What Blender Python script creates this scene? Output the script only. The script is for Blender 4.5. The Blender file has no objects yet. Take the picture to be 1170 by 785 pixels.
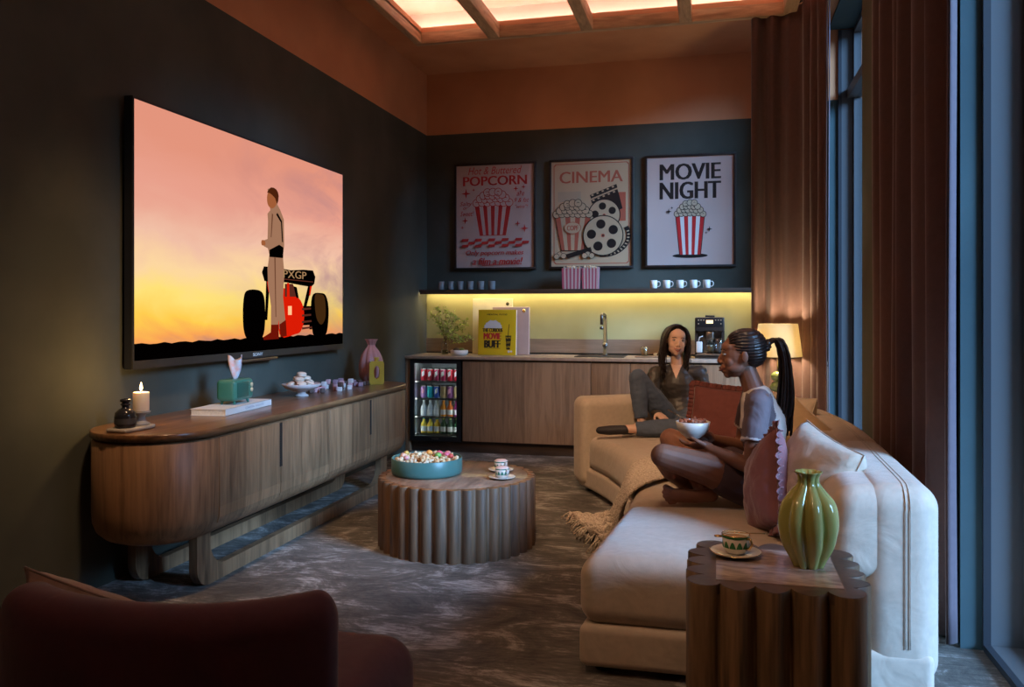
import bpy, bmesh, math, random
from mathutils import Vector, Matrix, Euler, noise
random.seed(7)
PI = math.pi
SC = bpy.context.scene
COL = SC.collection
V = Vector

# ------------------------------------------------------------------ camera, world, lights, exposure
cam_d = bpy.data.cameras.new('camera')
cam = bpy.data.objects.new('camera', cam_d); COL.objects.link(cam)
cam.location = (0, 0, 1.33)
cam.rotation_euler = (PI/2, 0, math.atan(233/950))
cam_d.sensor_width = 36; cam_d.lens = 950/1170*36
cam_d.shift_y = -35.5/1170
cam_d.clip_start = 0.05; cam_d.clip_end = 100
SC.camera = cam
SC.view_settings.view_transform = 'Standard'
SC.view_settings.look = 'None'
SC.view_settings.gamma = 1
SC.view_settings.use_curve_mapping = False
SC.view_settings.exposure = 0.45
SC.cycles.use_denoising = True
SC.cycles.max_bounces = 7
SC.cycles.diffuse_bounces = 4
SC.cycles.transparent_max_bounces = 12
SC.cycles.sample_clamp_indirect = 4
SC.cycles.caustics_reflective = False
SC.cycles.caustics_refractive = False

w = bpy.data.worlds.new('dusk_sky'); SC.world = w; w.use_nodes = True
nt = w.node_tree; bg = nt.nodes['Background']
tc = nt.nodes.new('ShaderNodeTexCoord'); sx = nt.nodes.new('ShaderNodeSeparateXYZ'); cr = nt.nodes.new('ShaderNodeValToRGB')
nt.links.new(tc.outputs['Generated'], sx.inputs[0]); nt.links.new(sx.outputs['Z'], cr.inputs[0])
nt.links.new(cr.outputs[0], bg.inputs[0])
cr.color_ramp.elements[0].position = 0.0; cr.color_ramp.elements[0].color = (.21, .225, .255, 1)
cr.color_ramp.elements[1].position = 0.6; cr.color_ramp.elements[1].color = (.21, .235, .28, 1)
bg.inputs[1].default_value = 1.25

def add_light(name, kind, loc, energy, color, rot=(0, 0, 0), **kw):
    d = bpy.data.lights.new(name, kind); d.energy = energy; d.color = color
    for k, v in kw.items(): setattr(d, k, v)
    o = bpy.data.objects.new(name, d); COL.objects.link(o); o.location = loc; o.rotation_euler = rot
    return o
# low dusk daylight that enters by the near window and falls across the carpet to the left wall
sun = add_light('sky_sun', 'SUN', (6, -2, 5), 9.0, (.32, .59, 1.0), angle=math.radians(26))
sun.rotation_euler = V((-.80, .42, -.40)).to_track_quat('-Z', 'Y').to_euler()
COVE_E = 27.0; SHELF_E = 20.0; TV_E = .74
# warm fill spots, added just below the beams without fittings, outside the frame
for i, (x, y, tx, ty, e, sz, bl) in enumerate([(-1.5, 2.5, -2.6, 3.75, 150, 46, .8), (-.6, 2.3, -.35, 6.0, 320, 46, .9), (-1.45, 3.6, -1.5, 4.6, 45, 34, .8), (-1.25, 5.9, -1.25, 7.3, 42, 66, .9), (-1.3, 1.0, .2, 2.7, 50, 34, .8), (-.3, 1.9, .0, 3.4, 42, 50, .9)]):
    o = add_light('warm_fill_spot', 'SPOT', (x, y, 3.66), e, (1, .62, .34), spot_size=math.radians(sz), spot_blend=bl, shadow_soft_size=.12)
    o.rotation_euler = (V((tx, ty, .4)) - o.location).to_track_quat('-Z', 'Y').to_euler()

# ------------------------------------------------------------------ helpers
def tag(o, label=None, cat=None, group=None, kind=None):
    if label: o['label'] = label
    if cat: o['category'] = cat
    if group: o['group'] = group
    if kind: o['kind'] = kind
    return o

def thing(name, label, cat, loc=(0, 0, 0), rz=0, group=None):
    o = bpy.data.objects.new(name, None); COL.objects.link(o)
    o.empty_display_size = .05
    o.location = loc; o.rotation_euler = (0, 0, rz)
    return tag(o, label, cat, group)

def copy_tree(o, parent=None, seen=None):
    c = o.copy(); COL.objects.link(c)
    if parent: c.parent = parent
    for ch in list(o.children): copy_tree(ch, c)
    return c

def node_mat(name):
    m = bpy.data.materials.new(name); m.use_nodes = True
    return m, m.node_tree, m.node_tree.nodes['Principled BSDF']

def mat(name, col, rough=.6, metal=0, var=.12, scale=12, bump=0, bscale=60, sheen=0, trans=0, ior=1.45, emit=None, estr=0, coat=0, sss=0, alpha=1, spec=.5, stretch=(1, 1, 1), col2=None):
    m, nt, b = node_mat(name)
    N = nt.nodes; L = nt.links
    c1 = tuple(col) + (1,)
    tc = N.new('ShaderNodeTexCoord'); mp = N.new('ShaderNodeMapping'); mp.inputs['Scale'].default_value = stretch
    L.new(tc.outputs['Object'], mp.inputs[0])
    if var > 0 or col2:
        nz = N.new('ShaderNodeTexNoise'); nz.inputs['Scale'].default_value = scale; nz.inputs['Detail'].default_value = 5
        L.new(mp.outputs[0], nz.inputs['Vector'])
        r = N.new('ShaderNodeValToRGB'); L.new(nz.outputs[0], r.inputs[0]); L.new(r.outputs[0], b.inputs['Base Color'])
        lo = tuple(max(0, x*(1-var)) for x in col) if not col2 else col
        hi = tuple(min(1, x*(1+var)) for x in col) if not col2 else col2
        r.color_ramp.elements[0].color = lo + (1,) if isinstance(lo, tuple) else tuple(lo)+(1,)
        r.color_ramp.elements[1].color = tuple(hi) + (1,)
        r.color_ramp.elements[0].position = .35; r.color_ramp.elements[1].position = .65
    else:
        b.inputs['Base Color'].default_value = c1
    b.inputs['Roughness'].default_value = rough; b.inputs['Metallic'].default_value = metal
    b.inputs['IOR'].default_value = ior; b.inputs['Specular IOR Level'].default_value = spec
    if sheen: b.inputs['Sheen Weight'].default_value = sheen; b.inputs['Sheen Roughness'].default_value = .4
    if trans: b.inputs['Transmission Weight'].default_value = trans
    if coat: b.inputs['Coat Weight'].default_value = coat; b.inputs['Coat Roughness'].default_value = .08
    if sss: b.inputs['Subsurface Weight'].default_value = sss; b.inputs['Subsurface Radius'].default_value = (.02, .008, .004); b.inputs['Subsurface Scale'].default_value = .5
    if emit: b.inputs['Emission Color'].default_value = tuple(emit)+(1,); b.inputs['Emission Strength'].default_value = estr
    if alpha < 1: b.inputs['Alpha'].default_value = alpha
    if bump:
        n2 = N.new('ShaderNodeTexNoise'); n2.inputs['Scale'].default_value = bscale; n2.inputs['Detail'].default_value = 4
        L.new(mp.outputs[0], n2.inputs['Vector'])
        bp = N.new('ShaderNodeBump'); bp.inputs['Strength'].default_value = bump; bp.inputs['Distance'].default_value = .01
        L.new(n2.outputs[0], bp.inputs['Height']); L.new(bp.outputs[0], b.inputs['Normal'])
    return m

def wood(name, dark, light, grain=(14, 14, .9), rough=.45, scale=2.2, plank=0, coat=0):
    m, nt, b = node_mat(name); N = nt.nodes; L = nt.links
    tc = N.new('ShaderNodeTexCoord'); mp = N.new('ShaderNodeMapping'); mp.inputs['Scale'].default_value = grain
    L.new(tc.outputs['Object'], mp.inputs[0])
    n1 = N.new('ShaderNodeTexNoise'); n1.inputs['Scale'].default_value = scale; n1.inputs['Detail'].default_value = 9; n1.inputs['Distortion'].default_value = 1.2
    L.new(mp.outputs[0], n1.inputs['Vector'])
    n2 = N.new('ShaderNodeTexNoise'); n2.inputs['Scale'].default_value = scale*5; n2.inputs['Detail'].default_value = 4
    L.new(mp.outputs[0], n2.inputs['Vector'])
    mx = N.new('ShaderNodeMath'); mx.operation = 'MULTIPLY_ADD'; mx.inputs[1].default_value = .35
    L.new(n2.outputs[0], mx.inputs[0]); L.new(n1.outputs[0], mx.inputs[2])
    src = mx.outputs[0]
    if plank:
        mp2 = N.new('ShaderNodeMapping'); L.new(tc.outputs['Object'], mp2.inputs[0])
        wn = N.new('ShaderNodeTexWhiteNoise'); wn.noise_dimensions = '2D'
        sn = N.new('ShaderNodeVectorMath'); sn.operation = 'SNAP'; sn.inputs[1].default_value = (plank, plank, 50)
        L.new(tc.outputs['Object'], sn.inputs[0]); L.new(sn.outputs[0], wn.inputs['Vector'])
        ma = N.new('ShaderNodeMath'); ma.operation = 'MULTIPLY_ADD'; ma.inputs[1].default_value = .22
        L.new(wn.outputs['Value'], ma.inputs[0]); L.new(src, ma.inputs[2]); src = ma.outputs[0]
    r = N.new('ShaderNodeValToRGB'); L.new(src, r.inputs[0])
    r.color_ramp.elements[0].position = .45; r.color_ramp.elements[1].position = .95
    r.color_ramp.elements[0].color = tuple(dark)+(1,); r.color_ramp.elements[1].color = tuple(light)+(1,)
    L.new(r.outputs[0], b.inputs['Base Color'])
    b.inputs['Roughness'].default_value = rough
    if coat: b.inputs['Coat Weight'].default_value = coat; b.inputs['Coat Roughness'].default_value = .15
    bp = N.new('ShaderNodeBump'); bp.inputs['Strength'].default_value = .25; bp.inputs['Distance'].default_value = .004
    L.new(mx.outputs[0], bp.inputs['Height']); L.new(bp.outputs[0], b.inputs['Normal'])
    return m

def emis(name, col, s):
    m = bpy.data.materials.new(name); m.use_nodes = True; nt = m.node_tree
    nt.nodes.clear(); e = nt.nodes.new('ShaderNodeEmission'); o = nt.nodes.new('ShaderNodeOutputMaterial')
    e.inputs[0].default_value = tuple(col)+(1,); e.inputs[1].default_value = s
    nt.links.new(e.outputs[0], o.inputs[0]); return m

def glassy(name, col=(1, 1, 1), gloss=.1, rough=.02):
    """clear pane or tumbler glass: see-through with a mirror share that rises at grazing angles"""
    m = bpy.data.materials.new(name); m.use_nodes = True; nt = m.node_tree; nt.nodes.clear()
    N = nt.nodes; L = nt.links
    t = N.new('ShaderNodeBsdfTransparent'); t.inputs[0].default_value = tuple(col)+(1,)
    g = N.new('ShaderNodeBsdfGlossy'); g.inputs['Roughness'].default_value = rough
    f = N.new('ShaderNodeLayerWeight'); f.inputs[0].default_value = .25
    mu = N.new('ShaderNodeMath'); mu.operation = 'MULTIPLY_ADD'; mu.inputs[1].default_value = .5; mu.inputs[2].default_value = gloss; mu.use_clamp = True
    x = N.new('ShaderNodeMixShader'); o = N.new('ShaderNodeOutputMaterial')
    L.new(f.outputs['Fresnel'], mu.inputs[0]); L.new(mu.outputs[0], x.inputs[0]); L.new(t.outputs[0], x.inputs[1]); L.new(g.outputs[0], x.inputs[2]); L.new(x.outputs[0], o.inputs[0])
    return m

class MB:
    """collects shapes and links them as ONE mesh object"""
    def __init__(s): s.bm = bmesh.new()
    def add(s, vs, fs, mi=0, smooth=False):
        v = [s.bm.verts.new(p) for p in vs]; out = []
        for f in fs:
            try:
                q = s.bm.faces.new([v[i] for i in f]); q.material_index = mi; q.smooth = smooth; out.append(q)
            except ValueError: pass
        return v, out
    def box(s, lo, hi, bevel=0, mi=0, seg=2, M=None):
        x0, y0, z0 = lo; x1, y1, z1 = hi
        if bevel > 0:
            c = V(((x0+x1)/2, (y0+y1)/2, (z0+z1)/2)); h = V(((x1-x0)/2, (y1-y0)/2, (z1-z0)/2))
            return s.rbox(c, h, min(bevel, min(h)*.99), seg=seg, inner=1, mi=mi, f=(lambda p: M @ p) if M else None)
        vs = [V(p) for p in [(x0,y0,z0),(x1,y0,z0),(x1,y1,z0),(x0,y1,z0),(x0,y0,z1),(x1,y0,z1),(x1,y1,z1),(x0,y1,z1)]]
        if M: vs = [M @ p for p in vs]
        return s.add(vs, [(0,3,2,1),(4,5,6,7),(0,1,5,4),(1,2,6,5),(2,3,7,6),(3,0,4,7)], mi)
    def rbox(s, c, h, r, seg=4, inner=6, f=None, mi=0, puff=None):
        """rounded box, optionally bent by f(point) -> point"""
        c = V(c); h = V(h)
        if not isinstance(inner, (tuple, list)): inner = (inner,)*3
        ax = []
        for k in range(3):
            rr = min(r, h[k]*.999)
            a = [-h[k] + rr*(1-math.cos(PI/2*i/seg))/1 if 0 else -h[k] + rr*i/seg for i in range(seg+1)]
            n = inner[k]
            mid = [-(h[k]-rr) + 2*(h[k]-rr)*i/n for i in range(1, n)]
            ax.append(a + mid + [-q for q in reversed(a)])
        cache = {}
        def vert(i, j, k):
            key = (i, j, k)
            if key not in cache:
                q = V((ax[0][i], ax[1][j], ax[2][k]))
                inn = V([max(-(h[m]-min(r, h[m]*.999)), min(h[m]-min(r, h[m]*.999), q[m])) for m in range(3)])
                d = q - inn
                if d.length > 1e-9:
                    # cube to sphere corner
                    mxx = max(abs(d.x), abs(d.y), abs(d.z)); d = d.normalized()*mxx
                p = inn + d
                if puff:
                    p = puff(p, V((p.x/h.x, p.y/h.y, p.z/h.z)))
                p = p + c
                cache[key] = s.bm.verts.new(f(p) if f else p)
            return cache[key]
        n = [len(a) for a in ax]
        def face(*k):
            try:
                q = s.bm.faces.new([vert(*t) for t in k]); q.smooth = True; q.material_index = mi
            except ValueError: pass
        for i in range(n[0]-1):
            for j in range(n[1]-1):
                face((i,j,0),(i,j+1,0),(i+1,j+1,0),(i+1,j,0)); K = n[2]-1
                face((i,j,K),(i+1,j,K),(i+1,j+1,K),(i,j+1,K))
        for i in range(n[0]-1):
            for k in range(n[2]-1):
                face((i,0,k),(i+1,0,k),(i+1,0,k+1),(i,0,k+1)); K = n[1]-1
                face((i,K,k),(i,K,k+1),(i+1,K,k+1),(i+1,K,k))
        for j in range(n[1]-1):
            for k in range(n[2]-1):
                face((0,j,k),(0,j,k+1),(0,j+1,k+1),(0,j+1,k)); K = n[0]-1
                face((K,j,k),(K,j+1,k),(K,j+1,k+1),(K,j,k+1))
    def rings(s, rings, cap=True, closed=True, mi=0, smooth=True):
        vs = [[s.bm.verts.new(p) for p in r] for r in rings]; n = len(rings[0])
        for a, b in zip(vs, vs[1:]):
            for i in range(n if closed else n-1):
                j = (i+1) % n
                try:
                    q = s.bm.faces.new([a[i], a[j], b[j], b[i]]); q.smooth = smooth; q.material_index = mi
                except ValueError: pass
        if cap:
            for r in (vs[0][::-1], vs[-1]):
                try:
                    q = s.bm.faces.new(r); q.material_index = mi
                except ValueError: pass
        return vs
    def lathe(s, prof, c=(0, 0, 0), n=32, mi=0, rf=None, cap=False, M=None):
        c = V(c); rr = []
        for (r, z) in prof:
            ring = []
            for i in range(n):
                a = 2*PI*i/n; q = r*(rf(a, z) if rf else 1)
                p = c + V((q*math.cos(a), q*math.sin(a), z)); ring.append(M @ p if M else p)
            rr.append(ring)
        return s.rings(rr, cap=cap, mi=mi)
    def tube(s, pts, r, n=8, mi=0, cap=True, flat=1):
        pts = [V(p) for p in pts]; rr = []; up = None
        for i, p in enumerate(pts):
            t = (pts[min(i+1, len(pts)-1)] - pts[max(i-1, 0)]).normalized()
            if up is None:
                up = V((0, 0, 1)) if abs(t.z) < .9 else V((1, 0, 0))
            x = t.cross(up).normalized(); y = x.cross(t).normalized(); up = y
            q = r[i] if isinstance(r, (list, tuple)) else r
            rr.append([p + x*math.cos(2*PI*k/n)*q + y*math.sin(2*PI*k/n)*q*flat for k in range(n)])
        return s.rings(rr, cap=cap, mi=mi)
    def ell(s, c, r, n=16, m=10, mi=0, M=None, jag=0):
        c = V(c); rr = []
        if not isinstance(r, (tuple, list)): r = (r, r, r)
        for j in range(m+1):
            t = -PI/2 + PI*j/m; ct = max(math.cos(t), .02)
            ring = []
            for i in range(n):
                a = 2*PI*i/n; k = 1 + (random.uniform(-jag, jag) if jag else 0)
                q = V((r[0]*ct*math.cos(a)*k, r[1]*ct*math.sin(a)*k, r[2]*math.sin(t)*k))
                if M: q = M @ q
                ring.append(c+q)
            rr.append(ring)
        return s.rings(rr, cap=True, mi=mi)
    def prism(s, pts, z0, z1, mi=0, M=None, smooth=False):
        a = [V((x, y, z0)) for x, y in pts]; b = [V((x, y, z1)) for x, y in pts]
        if M: a = [M @ p for p in a]; b = [M @ p for p in b]
        return s.rings([a, b], cap=True, mi=mi, smooth=smooth)
    def grid(s, nu, nv, f, mi=0, smooth=True, closed=False):
        g = [[s.bm.verts.new(f(i/nu, j/nv)) for j in range(nv+1)] for i in range(nu+1)]
        for i in range(nu):
            for j in range(nv):
                q = s.bm.faces.new([g[i][j], g[i+1][j], g[i+1][j+1], g[i][j+1]]); q.smooth = smooth; q.material_index = mi
        return g
    def mesh_in(s, me, M, mi=0):
        n = len(s.bm.verts)
        vs = [s.bm.verts.new(M @ v.co) for v in me.vertices]
        for p in me.polygons:
            try:
                q = s.bm.faces.new([vs[i] for i in p.vertices]); q.material_index = mi; q.smooth = p.use_smooth
            except ValueError: pass
    def text(s, txt, M, width=None, height=.1, mi=0, bold=0, shear=0, depth=.0006, align='CENTER'):
        cu = bpy.data.curves.new('t', 'FONT'); cu.body = txt; cu.size = 1; cu.extrude = 0; fat = bold*2.6; cu.shear = shear
        cu.resolution_u = 3
        o = bpy.data.objects.new('t', cu); COL.objects.link(o)
        dg = bpy.context.evaluated_depsgraph_get(); me = bpy.data.meshes.new_from_object(o.evaluated_get(dg))
        bpy.data.objects.remove(o); bpy.data.curves.remove(cu)
        if len(me.vertices):
            xs = [v.co.x for v in me.vertices]; ys = [v.co.y for v in me.vertices]
            x0, x1, y0, y1 = min(xs), max(xs), min(ys), max(ys)
            sy = height/(y1-y0); sxx = (width/(x1-x0)) if width else sy
            ox = {'CENTER': (x0+x1)/2, 'LEFT': x0}[align]
            for k in ((0,) if not bold else (-1, 0, 1)):
                T = M @ Matrix.Translation((k*fat*height, 0, .00003*(k+1))) @ Matrix.Diagonal((sxx, sy, 1, 1)) @ Matrix.Translation((-ox, -(y0+y1)/2, 0))
                s.mesh_in(me, T, mi)
        bpy.data.meshes.remove(me)
    def build(s, name, mats, parent=None, doubles=0, fix=True):
        if doubles: bmesh.ops.remove_doubles(s.bm, verts=s.bm.verts, dist=doubles)
        if fix: bmesh.ops.recalc_face_normals(s.bm, faces=s.bm.faces)
        me = bpy.data.meshes.new(name); s.bm.to_mesh(me); s.bm.free()
        if not isinstance(mats, (list, tuple)): mats = [mats]
        for m in mats: me.materials.append(m)
        o = bpy.data.objects.new(name, me); COL.objects.link(o)
        if parent: o.parent = parent
        return o

def flat_pts(pts, M, off):
    return [M @ V((x, y, off)) for x, y in pts]
def star(cx, cy, r, n=4, k=.28):
    return [(cx+math.cos(PI/2+PI*i/n)*(r if i % 2 == 0 else r*k), cy+math.sin(PI/2+PI*i/n)*(r if i % 2 == 0 else r*k)) for i in range(2*n)]
def circ(cx, cy, r, n=20, ry=None):
    return [(cx+math.cos(2*PI*i/n)*r, cy+math.sin(2*PI*i/n)*(ry or r)) for i in range(n)]

def basis(o, x, y):
    x = V(x).normalized(); y = V(y).normalized(); z = x.cross(y)
    return Matrix(((x.x, y.x, z.x, o[0]), (x.y, y.y, z.y, o[1]), (x.z, y.z, z.z, o[2]), (0, 0, 0, 1)))

def catmull(pts, t):
    """t in 0..len-1"""
    n = len(pts); i = min(int(t), n-2); u = t-i
    p = [V(pts[max(0, min(n-1, k))]) for k in (i-1, i, i+1, i+2)]
    if i == 0: p[0] = p[1]*2 - p[2]
    if i+2 > n-1: p[3] = p[2]*2 - p[1]
    return .5*((2*p[1]) + (-p[0]+p[2])*u + (2*p[0]-5*p[1]+4*p[2]-p[3])*u*u + (-p[0]+3*p[1]-3*p[2]+p[3])*u**3)

# ------------------------------------------------------------------ materials
def plaster(name, a, b, rough=.85, scale=1.6):
    m = mat(name, a, rough=rough, var=0, col2=b, scale=scale, bump=.15, bscale=9)
    return m
M_DARK = plaster('dark_slate_plaster', (.056, .060, .048), (.086, .088, .070))
M_TERRA = plaster('terracotta_plaster', (.60, .26, .125), (.72, .33, .165))
M_CEIL = plaster('terracotta_ceiling_plaster', (.58, .25, .12), (.70, .33, .17))
M_TRAY = plaster('pale_ceiling_plaster', (.50, .38, .33), (.58, .45, .40))
M_TEAL = plaster('teal_plaster', (.05, .095, .11), (.065, .12, .135))
M_OLIVE = plaster('olive_plaster', (.085, .080, .045), (.11, .10, .06))
M_SPLASH = plaster('olive_green_plaster', (.33, .31, .14), (.40, .37, .18), rough=.5)
M_OAK = wood('beam_oak', (.34, .20, .11), (.70, .46, .27), grain=(6, 1, 6), rough=.6)
M_OAKX = wood('beam_oak_cross', (.34, .20, .11), (.70, .46, .27), grain=(1, 6, 6), rough=.6)
M_WAL = wood('walnut_vertical', (.075, .038, .019), (.30, .165, .085), grain=(9, 9, .7), plank=.31)
M_WALK = wood('walnut_cabinet', (.15, .088, .050), (.34, .210, .12), grain=(9, 9, .7), plank=.37)
M_WALT = wood('walnut_top', (.075, .035, .016), (.26, .125, .055), grain=(9, .8, 9), rough=.3, coat=.2)
M_WALX = wood('walnut_crossgrain', (.14, .075, .04), (.40, .24, .14), grain=(.9, 8, 8), rough=.3, coat=.15)
M_WALD = wood('dark_walnut', (.028, .016, .010), (.13, .072, .04), grain=(9, 9, .7), rough=.5)
M_WALB = wood('burl_inlay', (.16, .10, .075), (.60, .44, .35), grain=(2.5, 6, 6), rough=.22, coat=.4)
M_SHELF = wood('shelf_walnut', (.04, .024, .017), (.10, .062, .042), grain=(.8, 9, 9))
M_STONE = mat('warm_stone', (.40, .30, .22), rough=.35, var=.12, scale=20)
M_BLACK = mat('satin_black', (.012, .012, .013), rough=.35, var=0)
M_BLACKM = mat('matt_black', (.01, .010, .010), rough=.7, var=0)
M_DGREY = mat('dark_grey_plastic', (.045, .042, .04), rough=.4, var=0)
M_STEEL = mat('brushed_steel', (.30, .28, .26), rough=.28, metal=1, var=.1, scale=40)
M_GUN = mat('gunmetal', (.12, .11, .10), rough=.3, metal=1, var=0)
M_GOLD = mat('gold_metal', (.75, .52, .22), rough=.25, metal=1, var=0)
M_WHITEC = mat('white_ceramic', (.72, .68, .62), rough=.25, var=.03, coat=.3)
M_GLASS = glassy('clear_glass', (.93, .95, .93), .06)
M_PANE = glassy('window_pane', (.92, .95, .97), .03, .04)

def carpet():
    m, nt, b = node_mat('mottled_carpet'); N = nt.nodes; L = nt.links
    tc = N.new('ShaderNodeTexCoord'); mp = N.new('ShaderNodeMapping'); mp.inputs['Scale'].default_value = (1.0, 1.5, 1); mp.inputs['Rotation'].default_value = (0, 0, -.5)
    L.new(tc.outputs['Object'], mp.inputs[0])
    n1 = N.new('ShaderNodeTexNoise'); n1.inputs['Scale'].default_value = 2.6; n1.inputs['Detail'].default_value = 12; n1.inputs['Roughness'].default_value = .78; n1.inputs['Distortion'].default_value = .7
    L.new(mp.outputs[0], n1.inputs['Vector'])
    mp3 = N.new('ShaderNodeMapping'); mp3.inputs['Scale'].default_value = (3, 22, 1); mp3.inputs['Rotation'].default_value = (0, 0, -1.05); L.new(tc.outputs['Object'], mp3.inputs[0])
    n3 = N.new('ShaderNodeTexNoise'); n3.inputs['Scale'].default_value = 3; n3.inputs['Detail'].default_value = 6; L.new(mp3.outputs[0], n3.inputs['Vector'])
    ad = N.new('ShaderNodeMath'); ad.operation = 'MULTIPLY_ADD'; ad.inputs[1].default_value = .28; L.new(n3.outputs[0], ad.inputs[0]); L.new(n1.outputs[0], ad.inputs[2])
    r = N.new('ShaderNodeValToRGB'); L.new(ad.outputs[0], r.inputs[0]); e = r.color_ramp.elements
    e[0].position = .52; e[0].color = (.075, .070, .064, 1); e[1].position = .82; e[1].color = (.58, .56, .53, 1)
    k = e.new(.66); k.color = (.155, .14, .125, 1)
    L.new(r.outputs[0], b.inputs['Base Color']); b.inputs['Roughness'].default_value = .8
    b.inputs['Specular IOR Level'].default_value = .35
    n2 = N.new('ShaderNodeTexNoise'); n2.inputs['Scale'].default_value = 260; L.new(tc.outputs['Object'], n2.inputs['Vector'])
    bp = N.new('ShaderNodeBump'); bp.inputs['Strength'].default_value = .35; bp.inputs['Distance'].default_value = .006
    L.new(n2.outputs[0], bp.inputs['Height']); L.new(bp.outputs[0], b.inputs['Normal'])
    return m
M_CARPET = carpet()

def fabric(name, col, rough=.85, sheen=.3, weave=700, bump=.25, wrinkle=.25, var=.06):
    m, nt, b = node_mat(name); N = nt.nodes; L = nt.links
    tc = N.new('ShaderNodeTexCoord')
    n1 = N.new('ShaderNodeTexNoise'); n1.inputs['Scale'].default_value = 35; n1.inputs['Detail'].default_value = 5; L.new(tc.outputs['Object'], n1.inputs['Vector'])
    r = N.new('ShaderNodeValToRGB'); L.new(n1.outputs[0], r.inputs[0]); L.new(r.outputs[0], b.inputs['Base Color'])
    r.color_ramp.elements[0].position = .3; r.color_ramp.elements[1].position = .7
    r.color_ramp.elements[0].color = tuple(c*(1-var) for c in col)+(1,); r.color_ramp.elements[1].color = tuple(min(1, c*(1+var)) for c in col)+(1,)
    b.inputs['Roughness'].default_value = rough; b.inputs['Sheen Weight'].default_value = sheen; b.inputs['Sheen Roughness'].default_value = .35
    n2 = N.new('ShaderNodeTexNoise'); n2.inputs['Scale'].default_value = weave; L.new(tc.outputs['Object'], n2.inputs['Vector'])
    n3 = N.new('ShaderNodeTexNoise'); n3.inputs['Scale'].default_value = 7; n3.inputs['Detail'].default_value = 3; n3.inputs['Distortion'].default_value = .8; L.new(tc.outputs['Object'], n3.inputs['Vector'])
    b1 = N.new('ShaderNodeBump'); b1.inputs['Strength'].default_value = bump; b1.inputs['Distance'].default_value = .002; L.new(n2.outputs[0], b1.inputs['Height'])
    b2 = N.new('ShaderNodeBump'); b2.inputs['Strength'].default_value = wrinkle; b2.inputs['Distance'].default_value = .03; L.new(n3.outputs[0], b2.inputs['Height'])
    L.new(b2.outputs[0], b1.inputs['Normal']); L.new(b1.outputs[0], b.inputs['Normal'])
    return m
F_SOFA = fabric('oatmeal_linen', (.56, .465, .375))
F_SOFAP = fabric('oatmeal_piping', (.46, .38, .31))
F_PILC = fabric('cream_cotton', (.50, .40, .31), wrinkle=.4)
F_PILT = fabric('tan_cotton', (.42, .29, .17), wrinkle=.4)
F_MAUVE = fabric('dusty_mauve_velvet', (.22, .085, .095), sheen=.5, wrinkle=.3)
F_BURG = fabric('burgundy_linen', (.15, .042, .038), sheen=.2, wrinkle=.3)
F_CURT = fabric('brown_velvet', (.115, .058, .048), sheen=.35, bump=.1, wrinkle=.15)
F_LINING = fabric('lilac_lining', (.13, .10, .12), sheen=.1, bump=.1, wrinkle=.1)
F_CHAIR = fabric('plum_velvet', (.14, .065, .082), sheen=.35, wrinkle=.15)
F_JEAN = fabric('denim', (.085, .115, .18), sheen=.1, wrinkle=.6)
F_SHIRTA = fabric('charcoal_satin', (.055, .048, .045), rough=.4, sheen=0, wrinkle=.5)
F_TEEW = fabric('off_white_jersey', (.62, .55, .50), sheen=0, wrinkle=.5)
F_TEEM = fabric('grey_mauve_jersey', (.16, .115, .125), sheen=0, wrinkle=.5)
F_SHORT = fabric('dark_mauve_shorts', (.055, .03, .04), sheen=.1)
SKIN_A = mat('fair_skin', (.74, .47, .36), rough=.5, var=.04, sss=.1)
SKIN_B = mat('brown_skin', (.19, .080, .048), rough=.5, var=.10, scale=18, sss=.05)
LIP_A = mat('rose_lips', (.42, .10, .09), rough=.35, var=0)
LIP_B = mat('brown_lips', (.16, .05, .04), rough=.35, var=0)
HAIR = mat('black_brown_hair', (.020, .011, .009), rough=.38, var=.2, scale=60)
EYEW = mat('eye_white', (.36, .34, .32), rough=.2, var=0)
EYED = mat('eye_iris', (.02, .012, .01), rough=.15, var=0)
# ------------------------------------------------------------------ the setting
LX, RX, BY, NY, CZ, PZ = -2.9, .94, 8.13, -1.2, 3.78, 3.156
def S(o): return tag(o, kind='structure')
b = MB(); b.box((LX-.1, NY-.1, -.1), (RX+.35, BY+.1, 0)); S(b.build('floor', M_CARPET))
b = MB(); b.box((LX-.12, NY-.1, 0), (LX, BY+.12, PZ)); b.box((LX-.12, NY-.1, PZ), (LX, BY+.12, CZ), mi=1); S(b.build('wall_left', [M_DARK, M_TERRA]))
b = MB(); b.box((LX, BY, 0), (RX+.12, BY+.12, 1.067)); b.box((LX, BY, 1.067), (RX+.12, BY+.12, 1.53), mi=2); b.box((LX, BY, 1.53), (RX+.12, BY+.12, PZ)); b.box((LX, BY, PZ), (RX+.12, BY+.12, CZ), mi=1)
S(b.build('wall_back', [M_DARK, M_TERRA, M_SPLASH]))
b = MB(); b.box((LX, NY-.12, 0), (RX+.12, NY, CZ)); S(b.build('wall_near', M_DARK))
W1 = (5.90, 7.60); W2 = (2.2, 3.62)
T = .38
b = MB()
for (y0, y1, m) in ((W1[1], BY, 0), (5.0, W1[0], 1), (W2[1], 5.0, 0), (NY, W2[0], 0)):
    b.box((RX, y0, 0), (RX+T, y1, PZ if m == 0 else CZ), mi=m)
    if m == 0: b.box((RX, y0, PZ), (RX+T, y1, CZ), mi=2 if y0 > 7 else 0)
for (y0, y1) in (W1, W2):
    b.box((RX, y0, CZ-.02), (RX+T, y1, CZ+.1), mi=0)
S(b.build('wall_right', [M_TEAL, M_OLIVE, M_TERRA]))
M_FR = mat('pale_blue_grey_frame', (.12, .13, .14), rough=.4, var=0)
M_FRD = mat('dark_window_seal', (.03, .035, .045), rough=.5, var=0)
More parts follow.
